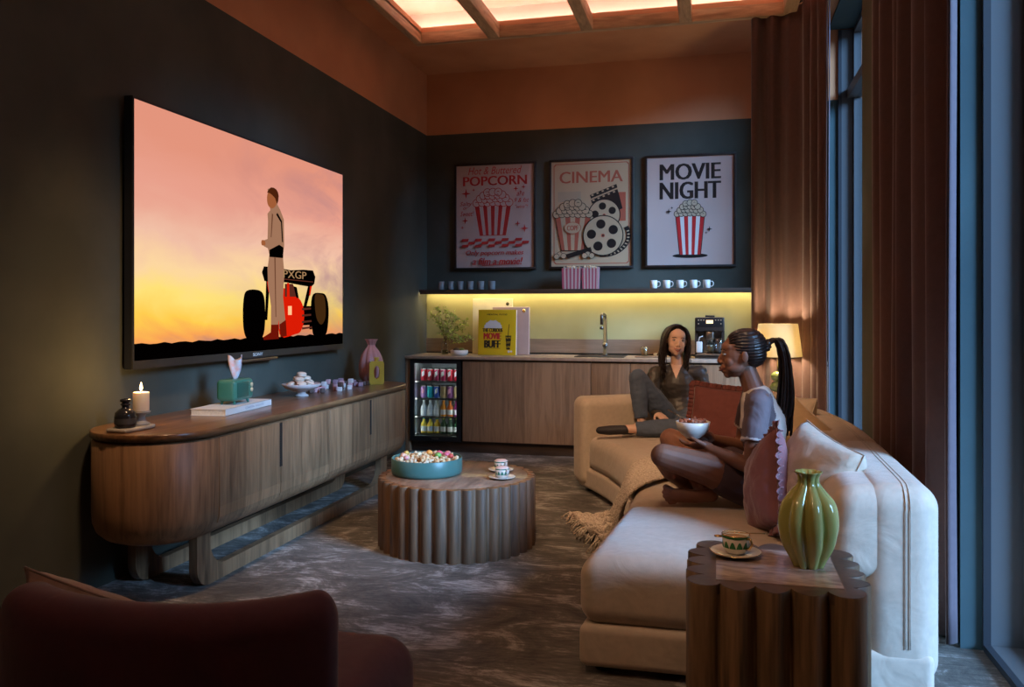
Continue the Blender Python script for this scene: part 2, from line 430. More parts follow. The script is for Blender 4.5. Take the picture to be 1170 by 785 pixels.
def window(n, y0, y1, z0, tz, reveal):
    root = thing(f'window_{n}', None, None); S(root)
    b = MB(); f = .045
    for (a, c) in ((y0, y0+f), (y1-f, y1)): b.box((RX+reveal, a, z0), (RX+reveal+.06, c, CZ-.02))
    b.box((RX+reveal, y0, z0), (RX+reveal+.06, y1, z0+f)); b.box((RX+reveal, y0, CZ-.02-f), (RX+reveal+.06, y1, CZ-.02))
    b.box((RX+reveal-.05, y0, tz-.04), (RX+reveal+.06, y1, tz+.04))
    # pale lining boards of the reveal
    b.box((RX+.105, y1-.012, z0), (RX+reveal, y1-.001, CZ-.03)); b.box((RX+.105, y0+.001, z0), (RX+reveal, y0+.012, CZ-.03)); b.box((RX+.105, y0, z0-.01), (RX+reveal, y1, z0+.012))
    b.build('window_frame', M_FR, root)
    b = MB(); b.box((RX+.078, y1-.016, z0), (RX+.105, y1-.0005, CZ-.03)); b.box((RX+.078, y0, z0-.01), (RX+.105, y1-.016, z0+.016)); b.build('window_seal', M_FRD, root)
    b = MB(); b.box((RX+reveal+.02, y0+f, z0+f), (RX+reveal+.032, y1-f, tz-.04)); b.box((RX+reveal+.02, y0+f, tz+.04), (RX+reveal+.032, y1-f, CZ-.02-f)); b.build('window_pane', M_PANE, root)
window(1, W1[0], W1[1], .012, 3.2, .20)
window(2, W2[0], W2[1], .012, 3.2, .22)

# ceiling with a recessed glowing tray
TX0, TX1, TY0, TY1 = -2.52, .78, -.6, 6.93
b = MB()
b.box((LX-.12, NY-.12, CZ), (TX0, BY+.12, CZ+.06)); b.box((TX1, NY-.12, CZ), (RX+T, BY+.12, CZ+.06))
b.box((TX0, TY1, CZ), (TX1, BY+.12, CZ+.06)); b.box((TX0, NY-.12, CZ), (TX1, TY0, CZ+.06))
S(b.build('ceiling', M_CEIL))
b = MB(); o = .25
b.box((TX0-o, TY0-o, CZ+.27), (TX1+o, TY1+o, CZ+.32))
for lo, hi in (((TX0-o-.03, TY0-o, CZ+.06), (TX0-o, TY1+o, CZ+.32)), ((TX1+o, TY0-o, CZ+.06), (TX1+o+.03, TY1+o, CZ+.32)), ((TX0-o, TY1+o, CZ+.06), (TX1+o, TY1+o+.03, CZ+.32)), ((TX0-o, TY0-o-.03, CZ+.06), (TX1+o, TY0-o, CZ+.32))): b.box(lo, hi)
S(b.build('trim_1', M_TRAY))
ft = .065; fz0, fz1 = 3.70, 3.80
b = MB(); b.box((TX0-ft, TY1-.001, fz0), (TX1+ft, TY1+ft, fz1), .004); b.box((TX0-ft, TY0-ft, fz0), (TX1+ft, TY0, fz1), .004)
S(b.build('trim_2', M_OAKX))
b = MB(); b.box((TX0-ft, TY0, fz0), (TX0, TY1, fz1), .004); b.box((TX1, TY0, fz0), (TX1+ft, TY1, fz1), .004); S(b.build('trim_3', M_OAK))
n = 4
for x in (-1.86, -1.05, -.24, .57):
    b = MB(); b.box((x-.05, TY0, fz0-.005), (x+.05, TY1, fz1+.02), .006); S(b.build(f'trim_{n}', M_OAK)); n += 1
M_LED = emis('warm_pink_led', (1, .70, .57), COVE_E)
b = MB(); q = .13; e = .012
b.box((TX0-q-e, TY0, CZ+.062), (TX0-q, TY1+q, CZ+.085)); b.box((TX1+q, TY0, CZ+.062), (TX1+q+e, TY1+q, CZ+.085))
b.box((TX0-q, TY1+q, CZ+.062), (TX1+q, TY1+q+e, CZ+.085)); b.box((TX0-q, TY0-q, CZ+.062), (TX1+q, TY0-q+e, CZ+.085))
S(b.build(f'trim_{n}', M_LED)); n += 1
b = MB(); b.box((LX, BY-.018, .93), (RX-.3, BY, 1.067)); S(b.build(f'trim_{n}', wood('upstand_wood', (.17, .115, .075), (.27, .19, .13), grain=(.7, 9, 9)))); n += 1

# curtains on ceiling rails
def curtain(name, label, path, zt, zb, amp, wl, parts=2):
    root = thing(name, label, 'curtain', (path[0][0], path[0][1], 0))
    o0 = V((path[0][0], path[0][1]))
    L = [0]
    P = [catmull([V((p[0], p[1], 0)) for p in path], (len(path)-1)*i/400) for i in range(401)]
    for a, c in zip(P, P[1:]): L.append(L[-1]+(c-a).length)
    def f(u, v, off=0):
        i = min(int(u*400), 399); p = P[i].lerp(P[i+1], u*400-i); t = (P[min(i+1, 400)]-P[max(i-1, 0)]).normalized(); nn = V((t.y, -t.x, 0))
        s = L[i]+(L[i+1]-L[i])*(u*400-i)
        ph = s/wl*2*PI + .8*math.sin(s*7.3)
        a = amp*(.75+.25*math.sin(s*11+1))*(.86+.14*v)
        sq = math.sin(ph)
        q = p + nn*(a*sq + .004*math.sin(v*6+s*20) + off) 
        return V((q.x-o0.x, q.y-o0.y, zt + (zb-zt)*v))
    nu = int(L[-1]/wl*18)
    b = MB(); b.grid(nu, 26, lambda u, v: f(u, v)); o = b.build('curtain_fabric', F_CURT, root, fix=False)
    m = o.modifiers.new('thick', 'SOLIDIFY'); m.thickness = .006; m.offset = 0
    b = MB()
    b.grid(3, 26, lambda u, v: f(u*.02 if path is CP2 else 1-.02*u, v, -.004)+V((.010, -.004, 0)))
    o = b.build('lining', F_LINING, root, fix=False); m = o.modifiers.new('thick', 'SOLIDIFY'); m.thickness = .004
    b = MB(); b.tube([(p.x-o0.x, p.y-o0.y, zt+.018) for p in P[::20]], .012); b.build('curtain_rail', M_BLACKM, root)
    return root
CP1 = [(.28, 6.99), (.45, 6.965), (.60, 6.90), (.71, 6.72), (.77, 6.42)]
CP2 = [(.885, 3.60), (.88, 3.95), (.88, 4.35), (.88, 4.75), (.88, 5.08)]
curtain('velvet_curtain', 'brown velvet curtain with deep folds hanging behind the green table lamp', CP1, 3.745, .02, .040, .145)
curtain('velvet_curtain', 'brown velvet curtain hanging right behind the near end of the sofa back', CP2, 3.745, .02, .048, .24)

# ------------------------------------------------------------------ kitchen run along the back wall
FY = 7.51
b = MB(); b.box((LX+.002, FY+.005, .0), (LX+.048, BY-.002, .885), .003); tag(b.build('end_panel', M_WALK), 'narrow wooden end panel between the left wall and the drinks fridge', 'panel')
b = MB(); b.box((LX+.05, FY+.06, 0), (RX-.012, FY+.075, .105)); tag(b.build('plinth_board', M_SHELF), 'dark wooden plinth board running along the carpet under the kitchen cabinets', 'plinth')
def cabinet(x0, x1, doors, label, handle=True):
    r = thing('base_cabinet', label, 'cabinet', ((x0+x1)/2, FY, 0), group='wooden base cabinets under the worktop'); c = (x0+x1)/2
    b = MB(); b.box((x0-c+.002, .024, .107), (x1-c-.002, .60, .882)); b.build('body', M_SHELF, r)
    for a, d in zip(doors, doors[1:]):
        b = MB(); b.box((a-c+.003, 0, .115), (d-c-.003, .022, .868), .002); b.build('door', M_WALK, r)
cabinet(-2.335, -1.105, (-2.325, -1.105), 'wide plain wooden base cabinet directly right of the drinks fridge')
cabinet(-1.105, -.749, (-1.105, -.749), 'narrow wooden base cabinet below the sink and the tap')
cabinet(-.749, .93, (-.749, -.19, .37, .93), 'wooden base cabinet behind the two women, below the coffee machine')
b = MB(); b.box((LX+.002, FY-.02, .885), (RX-.02, BY-.02, .915), .005)
tag(b.build('worktop', M_STONE), 'pale stone worktop running along the back wall over cabinets and fridge', 'worktop')
b = MB(); b.box((LX+.002, BY-.235, 1.530), (RX-.3, BY, 1.556), .003)
sh = thing('wall_shelf', 'long dark wooden wall shelf with a glowing strip beneath', 'shelf', (-1.1, BY-.1, 1.53))
o = b.build('shelf_board', M_SHELF, sh); o.location = (1.1, -(BY-.1), -1.53)
b = MB(); b.box((LX+.01, BY-.075, 1.521), (RX-.3, BY-.06, 1.530)); b.box((LX+.01, BY-.222, 1.521), (RX-.3, BY-.207, 1.530)); o = b.build('light_strip', emis('warm_led', (1, .78, .40), SHELF_E), sh); o.location = (1.1, -(BY-.1), -1.53)  # second, front strip is added to brighten the fronts of worktop items
b = MB(); b.box((LX+.01, BY-.235, 1.512), (RX-.3, BY-.225, 1.532)); o = b.build('front_lip', M_SHELF, sh); o.location = (1.1, -(BY-.1), -1.53)

# sink and tap
r = thing('kitchen_sink', 'dark recessed sink let into the worktop under the tap', 'sink', (-1.05, 7.80, .915))
b = MB()
for lo, hi in (((-.23, -.16, 0), (.23, -.145, .006)), ((-.23, .145, 0), (.23, .16, .006)), ((-.23, -.145, 0), (-.215, .145, .006)), ((.215, -.145, 0), (.23, .145, .006))): b.box(lo, hi)
b.build('rim', M_GUN, r)
b = MB(); b.box((-.215, -.145, .0005), (.215, .145, .003)); b.build('basin', M_BLACK, r)
b = MB(); b.lathe([(.02, .003), (.022, .006), (.0, .007)], n=16); b.build('drain', M_STEEL, r)
r = thing('kitchen_tap', 'tall brushed metal tap with angular spout beside the sink', 'tap', (-1.035, 7.985, .915))
b = MB(); b.lathe([(.026, 0), (.026, .012), (.018, .014), (.018, .37)], n=20, cap=True); b.build('column', M_GUN, r)
b = MB(); b.tube([(0, 0, .36), (0, -.005, .385), (-.006, -.03, .395), (-.012, -.13, .395), (-.014, -.15, .385), (-.014, -.155, .30)], .015, n=12); b.build('spout', M_GUN, r)
b = MB(); b.lathe([(.016, .285), (.017, .29), (.017, .31), (.015, .312)], c=(-.014, -.155, -.03), n=14, cap=True); b.build('nozzle', M_GUN, r)
b = MB(); b.ell((0, -.012, .10), .027, n=16, m=10); b.tube([(0, -.02, .10), (.02, -.06, .118)], .007); b.build('handle', M_STEEL, r)

# drinks fridge
fx0, fx1 = -2.848, -2.34; fc = (fx0+fx1)/2; fw = (fx1-fx0)/2
r = thing('drinks_fridge', 'small black glass-door fridge full of coloured cans and bottles', 'fridge', (fc, FY, 0))
b = MB(); b.box((-fw, .03, .107), (-fw+.02, .58, .88)); b.box((fw-.02, .03, .107), (fw, .58, .88)); b.box((-fw+.02, .03, .107), (fw-.02, .58, .135)); b.box((-fw+.02, .03, .86), (fw-.02, .58, .88)); b.box((-fw, .565, .107), (fw, .585, .88))
b.build('cabinet_body', M_BLACK, r)
M_LINER = mat('fridge_liner', (.45, .47, .48), rough=.4, var=0)
b = MB()
b.box((-fw+.021, .035, .14), (-fw+.026, .56, .858)); b.box((fw-.026, .035, .14), (fw-.021, .56, .858)); b.box((-fw+.026, .553, .14), (fw-.026, .563, .858)); b.box((-fw+.026, .035, .137), (fw-.026, .56, .142)); b.build('liner', M_LINER, r)
shz = [.16, .325, .50, .665]
for z in shz:
    b = MB()
    for i in range(14): b.box((-fw+.03+i*.034, .06, z-.004), (-fw+.034+i*.034, .5, z))
    b.box((-fw+.027, .058, z-.008), (fw-.027, .066, z+.006)); b.build('wire_shelf', M_STEEL, r)
b = MB()
b.box((-fw, -.004, .107), (-fw+.042, .028, .88)); b.box((fw-.042, -.004, .107), (fw, .028, .88)); b.box((-fw+.042, -.004, .845), (fw-.042, .028, .88)); b.box((-fw+.042, -.004, .107), (fw-.042, .028, .150)); b.box((-fw+.02, -.007, .128), (-.0, -.004, .128001))
d = b.build('door', M_BLACK, r)
b = MB(); b.box((-fw+.042, .008, .15), (fw-.042, .014, .845)); b.build('glass', glassy('fridge_glass', (.9, .95, .95), .03), d)
b = MB(); b.box((-.035, -.006, .121), (.035, -.004, .133)); b.build('badge', M_STEEL, d)
b = MB(); b.box((-fw+.05, .04, .845), (fw-.05, .055, .856)); b.box((-fw+.028, .032, .16), (-fw+.034, .04, .84)); b.box((fw-.034, .032, .16), (fw-.028, .04, .84)); b.build('light_strip', emis('fridge_led', (.9, .97, 1), 11), r)
def paint(nm, c, rough=.35): return mat(nm, c, rough=rough, var=0)
CM = {k: paint(k+'_print', c) for k, c in dict(red=(.55, .02, .04), crimson=(.42, .02, .09), lilac=(.55, .25, .60), turquoise=(.03, .45, .48), blue=(.03, .10, .50), sand=(.50, .36, .18), plum=(.16, .04, .14), orange=(.80, .32, .03), amber=(.8, .18, .02), berry=(.28, .02, .14), clear=(.62, .66, .68), yellow=(.85, .60, .05), bottlegreen=(.02, .07, .03), white=(.75, .76, .76), limecap=(.50, .60, .15), tealcap=(.03, .42, .36), pink=(.7, .3, .42)).items()}
def can(col, band):
    b = MB(); h = .122; R = .031
    b.lathe([(0.001, .002), (R*.8, .0), (R, .008), (R, h-.014), (R*.82, h), (R*.78, h-.002), (.001, h-.003)], n=20)
    root_b = b
    return b
def drink(kind, col, cap, x, y, z, label, cat, grp):
    R = .0315
    if kind == 'can':
        t = thing('drink_can', label, cat, (x, y, z), group=grp)
        b = MB(); b.lathe([(.001, 0), (R*.8, 0), (R, .008), (R, .108)], n=18); b.build('can_body', CM[col], t)
        b = MB(); b.lathe([(R, .108), (R*.83, .122), (R*.78, .119), (.001, .119)], n=18); b.build('lid', M_STEEL, t)
        b = MB(); b.grid(6, 1, lambda u, v: V(((R+.0006)*math.sin(-.45+u*.9), -(R+.0006)*math.cos(-.45+u*.9), .035+.045*v + .02*u))); b.build('print', CM[cap], t, fix=False)
    else:
        h = .150
        t = thing('drink_bottle', label, cat, (x, y, z), group=grp)
        b = MB(); b.lathe([(.001, 0), (R*.95, 0), (R, .008), (R, .075), (R*.85, .092), (R*.42, .115), (R*.40, .136)], n=18); b.build('bottle_body', CM[col], t)
        b = MB(); b.lathe([(R*.46, .134), (R*.46, .150), (.001, .151)], n=14); b.build('cap', CM[cap], t)
        b = MB(); b.lathe([(R+.0008, .018), (R+.0008, .066)], n=18); b.build('bottle_label', CM['white'], t)
    return t
rows = [
 (3, 'can', [('red','white'),('red','white'),('crimson','white'),('crimson','white'),('red','white'),('red','white')]),
 (2, 'can', [('lilac','pink'),('turquoise','turquoise'),('blue','white'),('sand','sand'),('plum','pink'),('sand','sand')]),
 (1, 'bottle', [('clear','white'),('clear','white'),('clear','white'),('orange','orange'),('amber','amber'),('berry','berry')]),
 (0, 'bottle', [('yellow','tealcap'),('yellow','tealcap'),('yellow','tealcap'),('bottlegreen','limecap'),('bottlegreen','limecap'),('bottlegreen','limecap')])]
rn = ['bottom', 'third', 'second', 'top']; pos6 = ['leftmost', 'second from left', 'third from left', 'third from right', 'second from right', 'rightmost']
cname = dict(red='red', crimson='crimson', lilac='lilac', turquoise='turquoise', blue='blue', sand='sand-coloured', plum='dark plum', clear='clear white', orange='orange', amber='deep orange', berry='berry red', yellow='yellow', bottlegreen='dark green')
for k, kind, cols in rows:
    for i, (c, cp) in enumerate(cols):
        w_ = 'can' if kind == 'can' else 'bottle'
        x = fc - .165 + i*.066 + .012
        drink(kind, c, cp, x, FY+.115, shz[k]+.0065, f'{cname[c]} drinks {w_}, {pos6[i]} on the {rn[k]} shelf of the fridge', w_, f'drinks on the {rn[k]} fridge shelf')

# ------------------------------------------------------------------ things on the worktop
WZ = .9155
r = thing('glass_vase', 'small clear glass bottle holding leafy green branches on the worktop', 'vase', (-2.60, 7.82, WZ))
b = MB(); b.lathe([(.001, .001), (.034, .001), (.038, .006), (.038, .105), (.032, .125), (.013, .148), (.012, .175), (.015, .18)], n=24); b.build('glass_body', M_GLASS, r)
b = MB(); b.lathe([(.001, .004), (.0305, .004), (.0305, .045), (.001, .045)], n=20); b.build('water', glassy('pond_water', (.65, .72, .5), .03), r)
M_LEAF = mat('olive_leaf', (.28, .36, .07), rough=.5, var=.4, scale=30); M_TWIG = mat('twig', (.12, .08, .04), rough=.8)
br = thing('leafy_branches', 'loose green leafy branches standing in the clear glass bottle', 'plant', (-2.60, 7.82, WZ+.01))
random.seed(11)
bs = MB(); bl = MB()
def leaf(b, p, d, L, W):
    d = d.normalized(); s = d.cross(V((random.uniform(-1, 1), random.uniform(-1, 1), random.uniform(-.5, 1)))).normalized()
    nn = d.cross(s)*.15*L
    b.add([p, p+d*L*.35+s*W, p+d*L, p+d*L*.35-s*W, p+d*L*.4+nn], [(0, 1, 4), (1, 2, 4), (2, 3, 4), (3, 0, 4)], smooth=True)
for q, (dx, dy, h) in enumerate([(-.14, .02, .36), (-.06, -.04, .44), (-.10, .05, .30), (.06, .03, .38), (.14, -.05, .34), (.22, 0, .30), (.17, .04, .24), (.27, -.03, .16), (.02, -.02, .42), (.20, -.04, .12)]):
    pts = [V((0, 0, .01)), V((dx*.06, dy*.1, .14)), V((dx*.45, dy*.5, .14+(h-.14)*.62)), V((dx*.8, dy, .14+(h-.14)*.95)), V((dx, dy*1.2, h))]
    C = [catmull(pts, 4*i/12) for i in range(13)]; bs.tube(C, [.0022-.0013*i/12 for i in range(13)], n=5)
    for i in range(4, 13):
        for _ in range(6):
            p = C[i]+V([random.uniform(-.012, .012) for _ in range(3)]); d = V((random.uniform(-1, 1), random.uniform(-1, 1), random.uniform(-.4, 1)))
            if random.random() < .35:
                e_ = p+d.normalized()*.035; bs.tube([C[i], e_], .0008, n=4); p = e_
            leaf(bl, p, d, random.uniform(.018, .036), random.uniform(.006, .011))
bs.build('stems', M_TWIG, br); tag(bl.build('leaves', M_LEAF, br, fix=False), kind='stuff')
r = thing('shallow_bowl', 'small white ridged bowl with round pods beside the glass bottle', 'bowl', (-2.415, 7.70, WZ))
b = MB(); b.lathe([(.001, .002), (.072, .0), (.083, .012), (.086, .050), (.080, .051), (.074, .016), (.001, .014)], n=40, rf=lambda a, z: 1+.012*math.cos(20*a)); b.build('bowl_body', M_WHITEC, r)
random.seed(3)
for i, (x, y, z, s_, m_, lb) in enumerate([(-.026, -.015, .050, .030, mat('brown_pod', (.09, .05, .02), rough=.6), 'round brown seed pod lying left in the small white bowl'), (.032, -.012, .048, .028, mat('green_pod', (.12, .15, .03), rough=.6), 'round green pod lying right in the small white bowl'), (.004, .034, .050, .024, mat('olive_pod', (.16, .17, .05), rough=.6), 'small olive pod at the back of the small white bowl')]):
    b = MB(); b.ell((0, 0, 0), (s_, s_, s_*.85), jag=.04); o = b.build('seed_pod', m_); o.location = (-2.415+x, 7.70+y, WZ+z); tag(o, lb, 'pod')
def board(name, label, cat, x0, x1, z1, y, thick, m, hole=None, hm=None, lean=.03):
    r = thing(name, label, cat, ((x0+x1)/2, y, WZ)); wv = (x1-x0)/2
    R = Matrix.Rotation(-lean, 4, 'X')
    b = MB(); b.box((-wv, 0, 0), (wv, thick, z1-WZ), .008, M=R, seg=3); b.build('board', m, r)
    if hole:
        b = MB(); b.lathe([(.001, 0), (.017, 0), (.017, .0025), (.001, .003)], M=R @ Matrix.Translation((hole[0], -.0002, hole[1])) @ Matrix.Rotation(PI/2, 4, 'X'), n=20); b.build('round_grip', hm, r)
    return r
board('cutting_board', 'large cream board with a dark round grip leaning on the back wall', 'board', -2.37, -1.955, 1.47, 7.99, .018, mat('cream_lacquer', (.72, .66, .46), rough=.4, var=.03), (.155, .50), mat('grip_olive', (.10, .09, .04), var=0))
board('cutting_board', 'pinkish beige board with a gold round dot leaning behind the yellow book', 'board', -2.14, -1.765, 1.385, 7.90, .020, mat('blush_lacquer', (.50, .36, .31), rough=.4, var=.03), (.135, .43), M_GOLD)
r = thing('quiz_book', 'bright yellow film book standing upright with movie lettering on its cover', 'book', (-2.065, 7.795, WZ)); M_YEL = paint('book_yellow', (.75, .50, .015)); 
P_RED = paint('poster_red', (.52, .03, .03)); P_INK = paint('ink_black', (.018, .014, .013)); P_WHITE = paint('paper_white', (.70, .66, .62)); P_CREAM = paint('popcorn_cream', (.50, .39, .27))
R = Matrix.Rotation(-.05, 4, 'X'); hw = .19; hh = .442
b = MB(); b.box((-hw, 0, 0), (hw, .035, hh), .004, M=R); o = b.build('cover', M_YEL, r)
F = R @ basis((0, -.0008, 0), (1, 0, 0), (0, 0, 1))
b = MB()
b.text('MENTAL FLOSS', F @ Matrix.Translation((0, .395, 0)), .20, .015, 1, bold=.02)
cl = []
for i in range(31):
    a = PI*i/30; cl.append((-.04+math.cos(a)*.095*(1-.12*math.sin(a*9)**2), .262+math.sin(a)*.085*(1-.15*abs(math.sin(a*5)))))
b.add(flat_pts(cl, F, .0002), [tuple(range(31))], mi=2)
b.text('THE CURIOUS', F @ Matrix.Translation((-.045, .243, .0004)), .20, .036, 1, bold=.02)
b.text('MOVIE', F @ Matrix.Translation((-.045, .185, .0004)), .17, .062, 0, bold=.03)
b.text('BUFF', F @ Matrix.Translation((-.045, .108, .0004)), .155, .072, 1, bold=.03)
b.add(flat_pts([(-.125, .065), (.035, .065), (.035, .068), (-.125, .068)], F, .0002), [(0, 1, 2, 3)], mi=1)
b.add(flat_pts([(.085, .19), (.145, .19), (.132, .055), (.096, .055)], F, .0002), [(0, 1, 2, 3)], mi=1)
b.add(flat_pts([(.108, .19), (.114, .19), (.125, .30), (.119, .30)], F, .0002), [(0, 1, 2, 3)], mi=1)
for k, t_ in enumerate(['FILMS', 'LIST', 'MORE']): b.text(t_, F @ Matrix.Translation((.115, .17-.045*k, .0006)), .05, .02, 3)
b.add(flat_pts(circ(.12, .035, .012), F, .0002), [tuple(range(20))], mi=2)
b.add(flat_pts(circ(.145, .037, .010), F, .0002), [tuple(range(20))], mi=2)
b.build('cover_print', [P_RED, P_INK, P_WHITE, M_YEL], r)
b = MB(); b.box((-hw+.004, .004, .003), (hw+.001, .031, hh-.004), M=R); b.build('pages', P_WHITE, r)

def tumbler(label, x, y, z, R=.03, h=.075, grp=None, fill=None):
    r = thing('latte_glass', label, 'glass', (x, y, z), group=grp)
    b = MB(); b.lathe([(.001, .001), (R*.8, .0), (R, h), (R*.93, h), (R*.72, .006), (.001, .005)], n=24); b.build('glass_body', M_GLASS, r)
    b = MB(); b.lathe([(.001, .008), (R*.70, .008), (R*.86, h*.75), (.001, h*.75)], n=20); b.build('coffee', mat('milky_coffee', (.55, .30, .10), rough=.5, var=.1), r)
    b = MB(); b.lathe([(.001, h*.75), (R*.87, h*.75), (R*.9, h*.86), (.001, h*.88)], n=20); b.build('foam', mat('milk_foam', (.8, .66, .45), rough=.7), r)
    return r
b = MB(); b.rbox((0, 0, .006), (.125, .07, .006), .005, seg=2, inner=1)
r = thing('serving_board', 'small flat wooden serving board on the worktop right of the sink', 'board', (-.60, 7.76, WZ)); b.build('board', M_WALX, r)
tumbler('glass of milky coffee on the small wooden serving board', -.645, 7.76, WZ+.0125, R=.033, h=.085)
random.seed(5)
for i in range(3):
    b = MB(); b.rbox((0, 0, .006), (.017, .013, .006), .005, seg=3, inner=2); o = b.build('biscuit', mat(f'biscuit_{"abc"[i]}', (.45, .25, .09), rough=.8)); o.location = (-.545+.04*(i % 2), 7.745+.018*i, WZ+.0125+.0125*(i//2)); tag(o, 'small brown biscuit on the serving board, ' + ['nearest the coffee glass', 'right one of the lower two', 'lying on top of another'][i], 'biscuit', 'biscuits on the serving board')

# coffee machine
r = thing('coffee_machine', 'dark bean-to-cup coffee machine standing on the worktop', 'coffee machine', (-.055, 7.80, WZ))
b = MB(); b.box((-.13, -.13, 0), (.13, .16, .03), .01); b.box((-.13, .02, .03), (.13, .16, .25), .01); b.box((-.13, -.13, .245), (.13, .16, .372), .014, seg=3); b.box((-.13, -.08, .03), (-.105, .05, .25)); b.box((.105, -.08, .03), (.13, .05, .25)); b.build('housing', mat('machine_brown', (.035, .026, .022), rough=.3, var=0), r)
b = MB(); b.box((-.04, -.05, .37), (.045, .1, .388), .006); b.build('bean_lid', M_BLACK, r)
b = MB(); b.box((-.118, -.1335, .285), (.118, -.130, .362), .0015); pn = b.build('control_panel', M_BLACK, r)
b = MB(); b.box((-.03, -.1355, .315), (.03, -.1335, .345)); b.build('display', emis('machine_display', (1, .72, .4), 1.6), pn)
for i in range(8):
    b = MB(); b.lathe([(.001, 0), (.0055, 0), (.0055, .003), (.001, .003)], M=Matrix.Translation(((-.098, -.075, -.052, -.098, .052, .075, .098, .098)[i], -.1335, (.345, .345, .345, .312, .345, .345, .345, .312)[i])) @ Matrix.Rotation(PI/2, 4, 'X'), n=12); b.build('button', mat('button_tan', (.45, .32, .2), var=0), pn)
b = MB(); b.box((-.105, .012, .03), (.105, .02, .245)); b.build('back_plate', M_STEEL, r)
b = MB(); b.box((-.035, -.10, .165), (.035, .0, .245), .012); b.lathe([(.008, 0), (.008, .03)], c=(-.015, -.06, .14), n=10, cap=True); b.lathe([(.008, 0), (.008, .03)], c=(.015, -.06, .14), n=10, cap=True); b.build('spout_head', M_STEEL, r)
b = MB(); b.box((-.115, -.15, .028), (.10, -.0, .045), .004); b.build('drip_tray', M_STEEL, r)
b = MB(); b.box((-.12, -.11, .05), (-.065, -.03, .15), .01); b.tube([(-.10, -.07, .15), (-.09, -.075, .19), (-.06, -.08, .2)], .006); b.build('milk_jug', mat('milk_white', (.6, .57, .52), var=0, rough=.3), r)
b = MB(); b.lathe([(.001, 0), (.038, 0), (.045, .09), (.047, .135), (.001, .14)], c=(.075, -.09, .046), n=20); b.build('water_jug', glassy('smoky_glass', (.75, .78, .8), .12), r)
tumbler('glass of milky coffee under the spout of the coffee machine', -.055, 7.735, WZ+.046, R=.030, h=.085)

# ------------------------------------------------------------------ things on the wall shelf
SZ = 1.5565
def mk_cup():
    r = thing('grey_tumbler', 'dark grey ribbed tumbler in the row at the left end of the wall shelf', 'cup', group='grey tumblers on the shelf')
    b = MB(); b.lathe([(.001, 0), (.030, 0), (.034, .008), (.036, .085), (.033, .086), (.029, .012), (.001, .010)], n=40, rf=lambda a, z: 1+.02*math.cos(16*a)); b.build('cup_body', mat('grey_glaze', (.22, .23, .24), rough=.35, var=.1), r)
    return r
c0 = mk_cup(); pos = ['leftmost', 'second from left', 'third from left', 'third from right', 'second from right', 'rightmost']
for i, x in enumerate((-2.70, -2.60, -2.50, -2.395, -2.285, -2.17)):
    c = c0 if i == 0 else copy_tree(c0); c.location = (x, 8.0, SZ); c['label'] = f'dark grey tumbler, {pos[i]} of the six on the wall shelf'
c0 = thing('white_mug', 'x', 'mug', group='white mugs on the shelf')
b = MB(); b.lathe([(.001, .0), (.028, 0), (.034, .006), (.036, .078), (.033, .079), (.030, .010), (.001, .008)], n=28); b.build('mug_body', M_WHITEC, c0)
b = MB(); b.tube([(.033, 0, .064), (.052, 0, .066), (.062, 0, .052), (.060, 0, .030), (.046, 0, .018), (.033, 0, .018)], .005, n=8); b.build('handle', M_WHITEC, c0)
pos = ['leftmost', 'second from left', 'middle one', 'second from right', 'rightmost']
for i, x in enumerate((-.575, -.455, -.33, -.205, -.085)):
    c = c0 if i == 0 else copy_tree(c0); c.location = (x, 8.0, SZ); c['label'] = f'white handled mug, {pos[i]} of the five on the wall shelf'
# striped popcorn boxes
M_STW = paint('box_white', (.55, .42, .38)); M_STP = paint('box_pink', (.45, .09, .13)); M_POP = mat('popcorn', (.74, .50, .27), rough=.8, var=.2, scale=50)
def popbox(x0, x1, lb):
    r = thing('popcorn_box', lb, 'box', ((x0+x1)/2, 7.99, SZ), group='striped popcorn boxes on the shelf'); hw = (x1-x0)/2; n = 10; H = .205
    b = MB()
    for i in range(n):
        xa, xb = -hw+2*hw*i/n, -hw+2*hw*(i+1)/n; t = .93
        z = H+.008*(1 if i % 2 else -1)
        b.add([(xa*t, -.05*t, 0), (xb*t, -.05*t, 0), (xb, -.05, z), (xa, -.05, z)], [(0, 1, 2, 3)], mi=i % 2)
        b.add([(xa*t, .05*t, 0), (xb*t, .05*t, 0), (xb, .05, z), (xa, .05, z)], [(0, 3, 2, 1)], mi=i % 2)
    for i in range(5):
        for sgn in (-1, 1):
            ya, yb = -.05+.02*i, -.03+.02*i
            b.add([(sgn*hw*.93, ya*.93, 0), (sgn*hw*.93, yb*.93, 0), (sgn*hw, yb, H), (sgn*hw, ya, H)], [(0, 1, 2, 3)], mi=i % 2)
    b.add([(-hw*.93, -.0465, .001), (hw*.93, -.0465, .001), (hw*.93, .0465, .001), (-hw*.93, .0465, .001)], [(0, 1, 2, 3)])
    o = b.build('carton', [M_STP, M_STW], r, fix=False); m_ = o.modifiers.new('t', 'SOLIDIFY'); m_.thickness = .002
    b = MB()
    for _ in range(60): b.ell((random.uniform(-hw*.85, hw*.85), random.uniform(-.04, .04), H-.01+random.uniform(-.012, .022)), random.uniform(.007, .012), n=7, m=5, jag=.2)
    tag(b.build('popcorn', M_POP, r), kind='stuff')
random.seed(9)
popbox(-1.45, -1.265, 'pink and white striped popcorn box, left one of the pair on the shelf')
popbox(-1.255, -1.095, 'pink and white striped popcorn box, right one of the pair on the shelf')
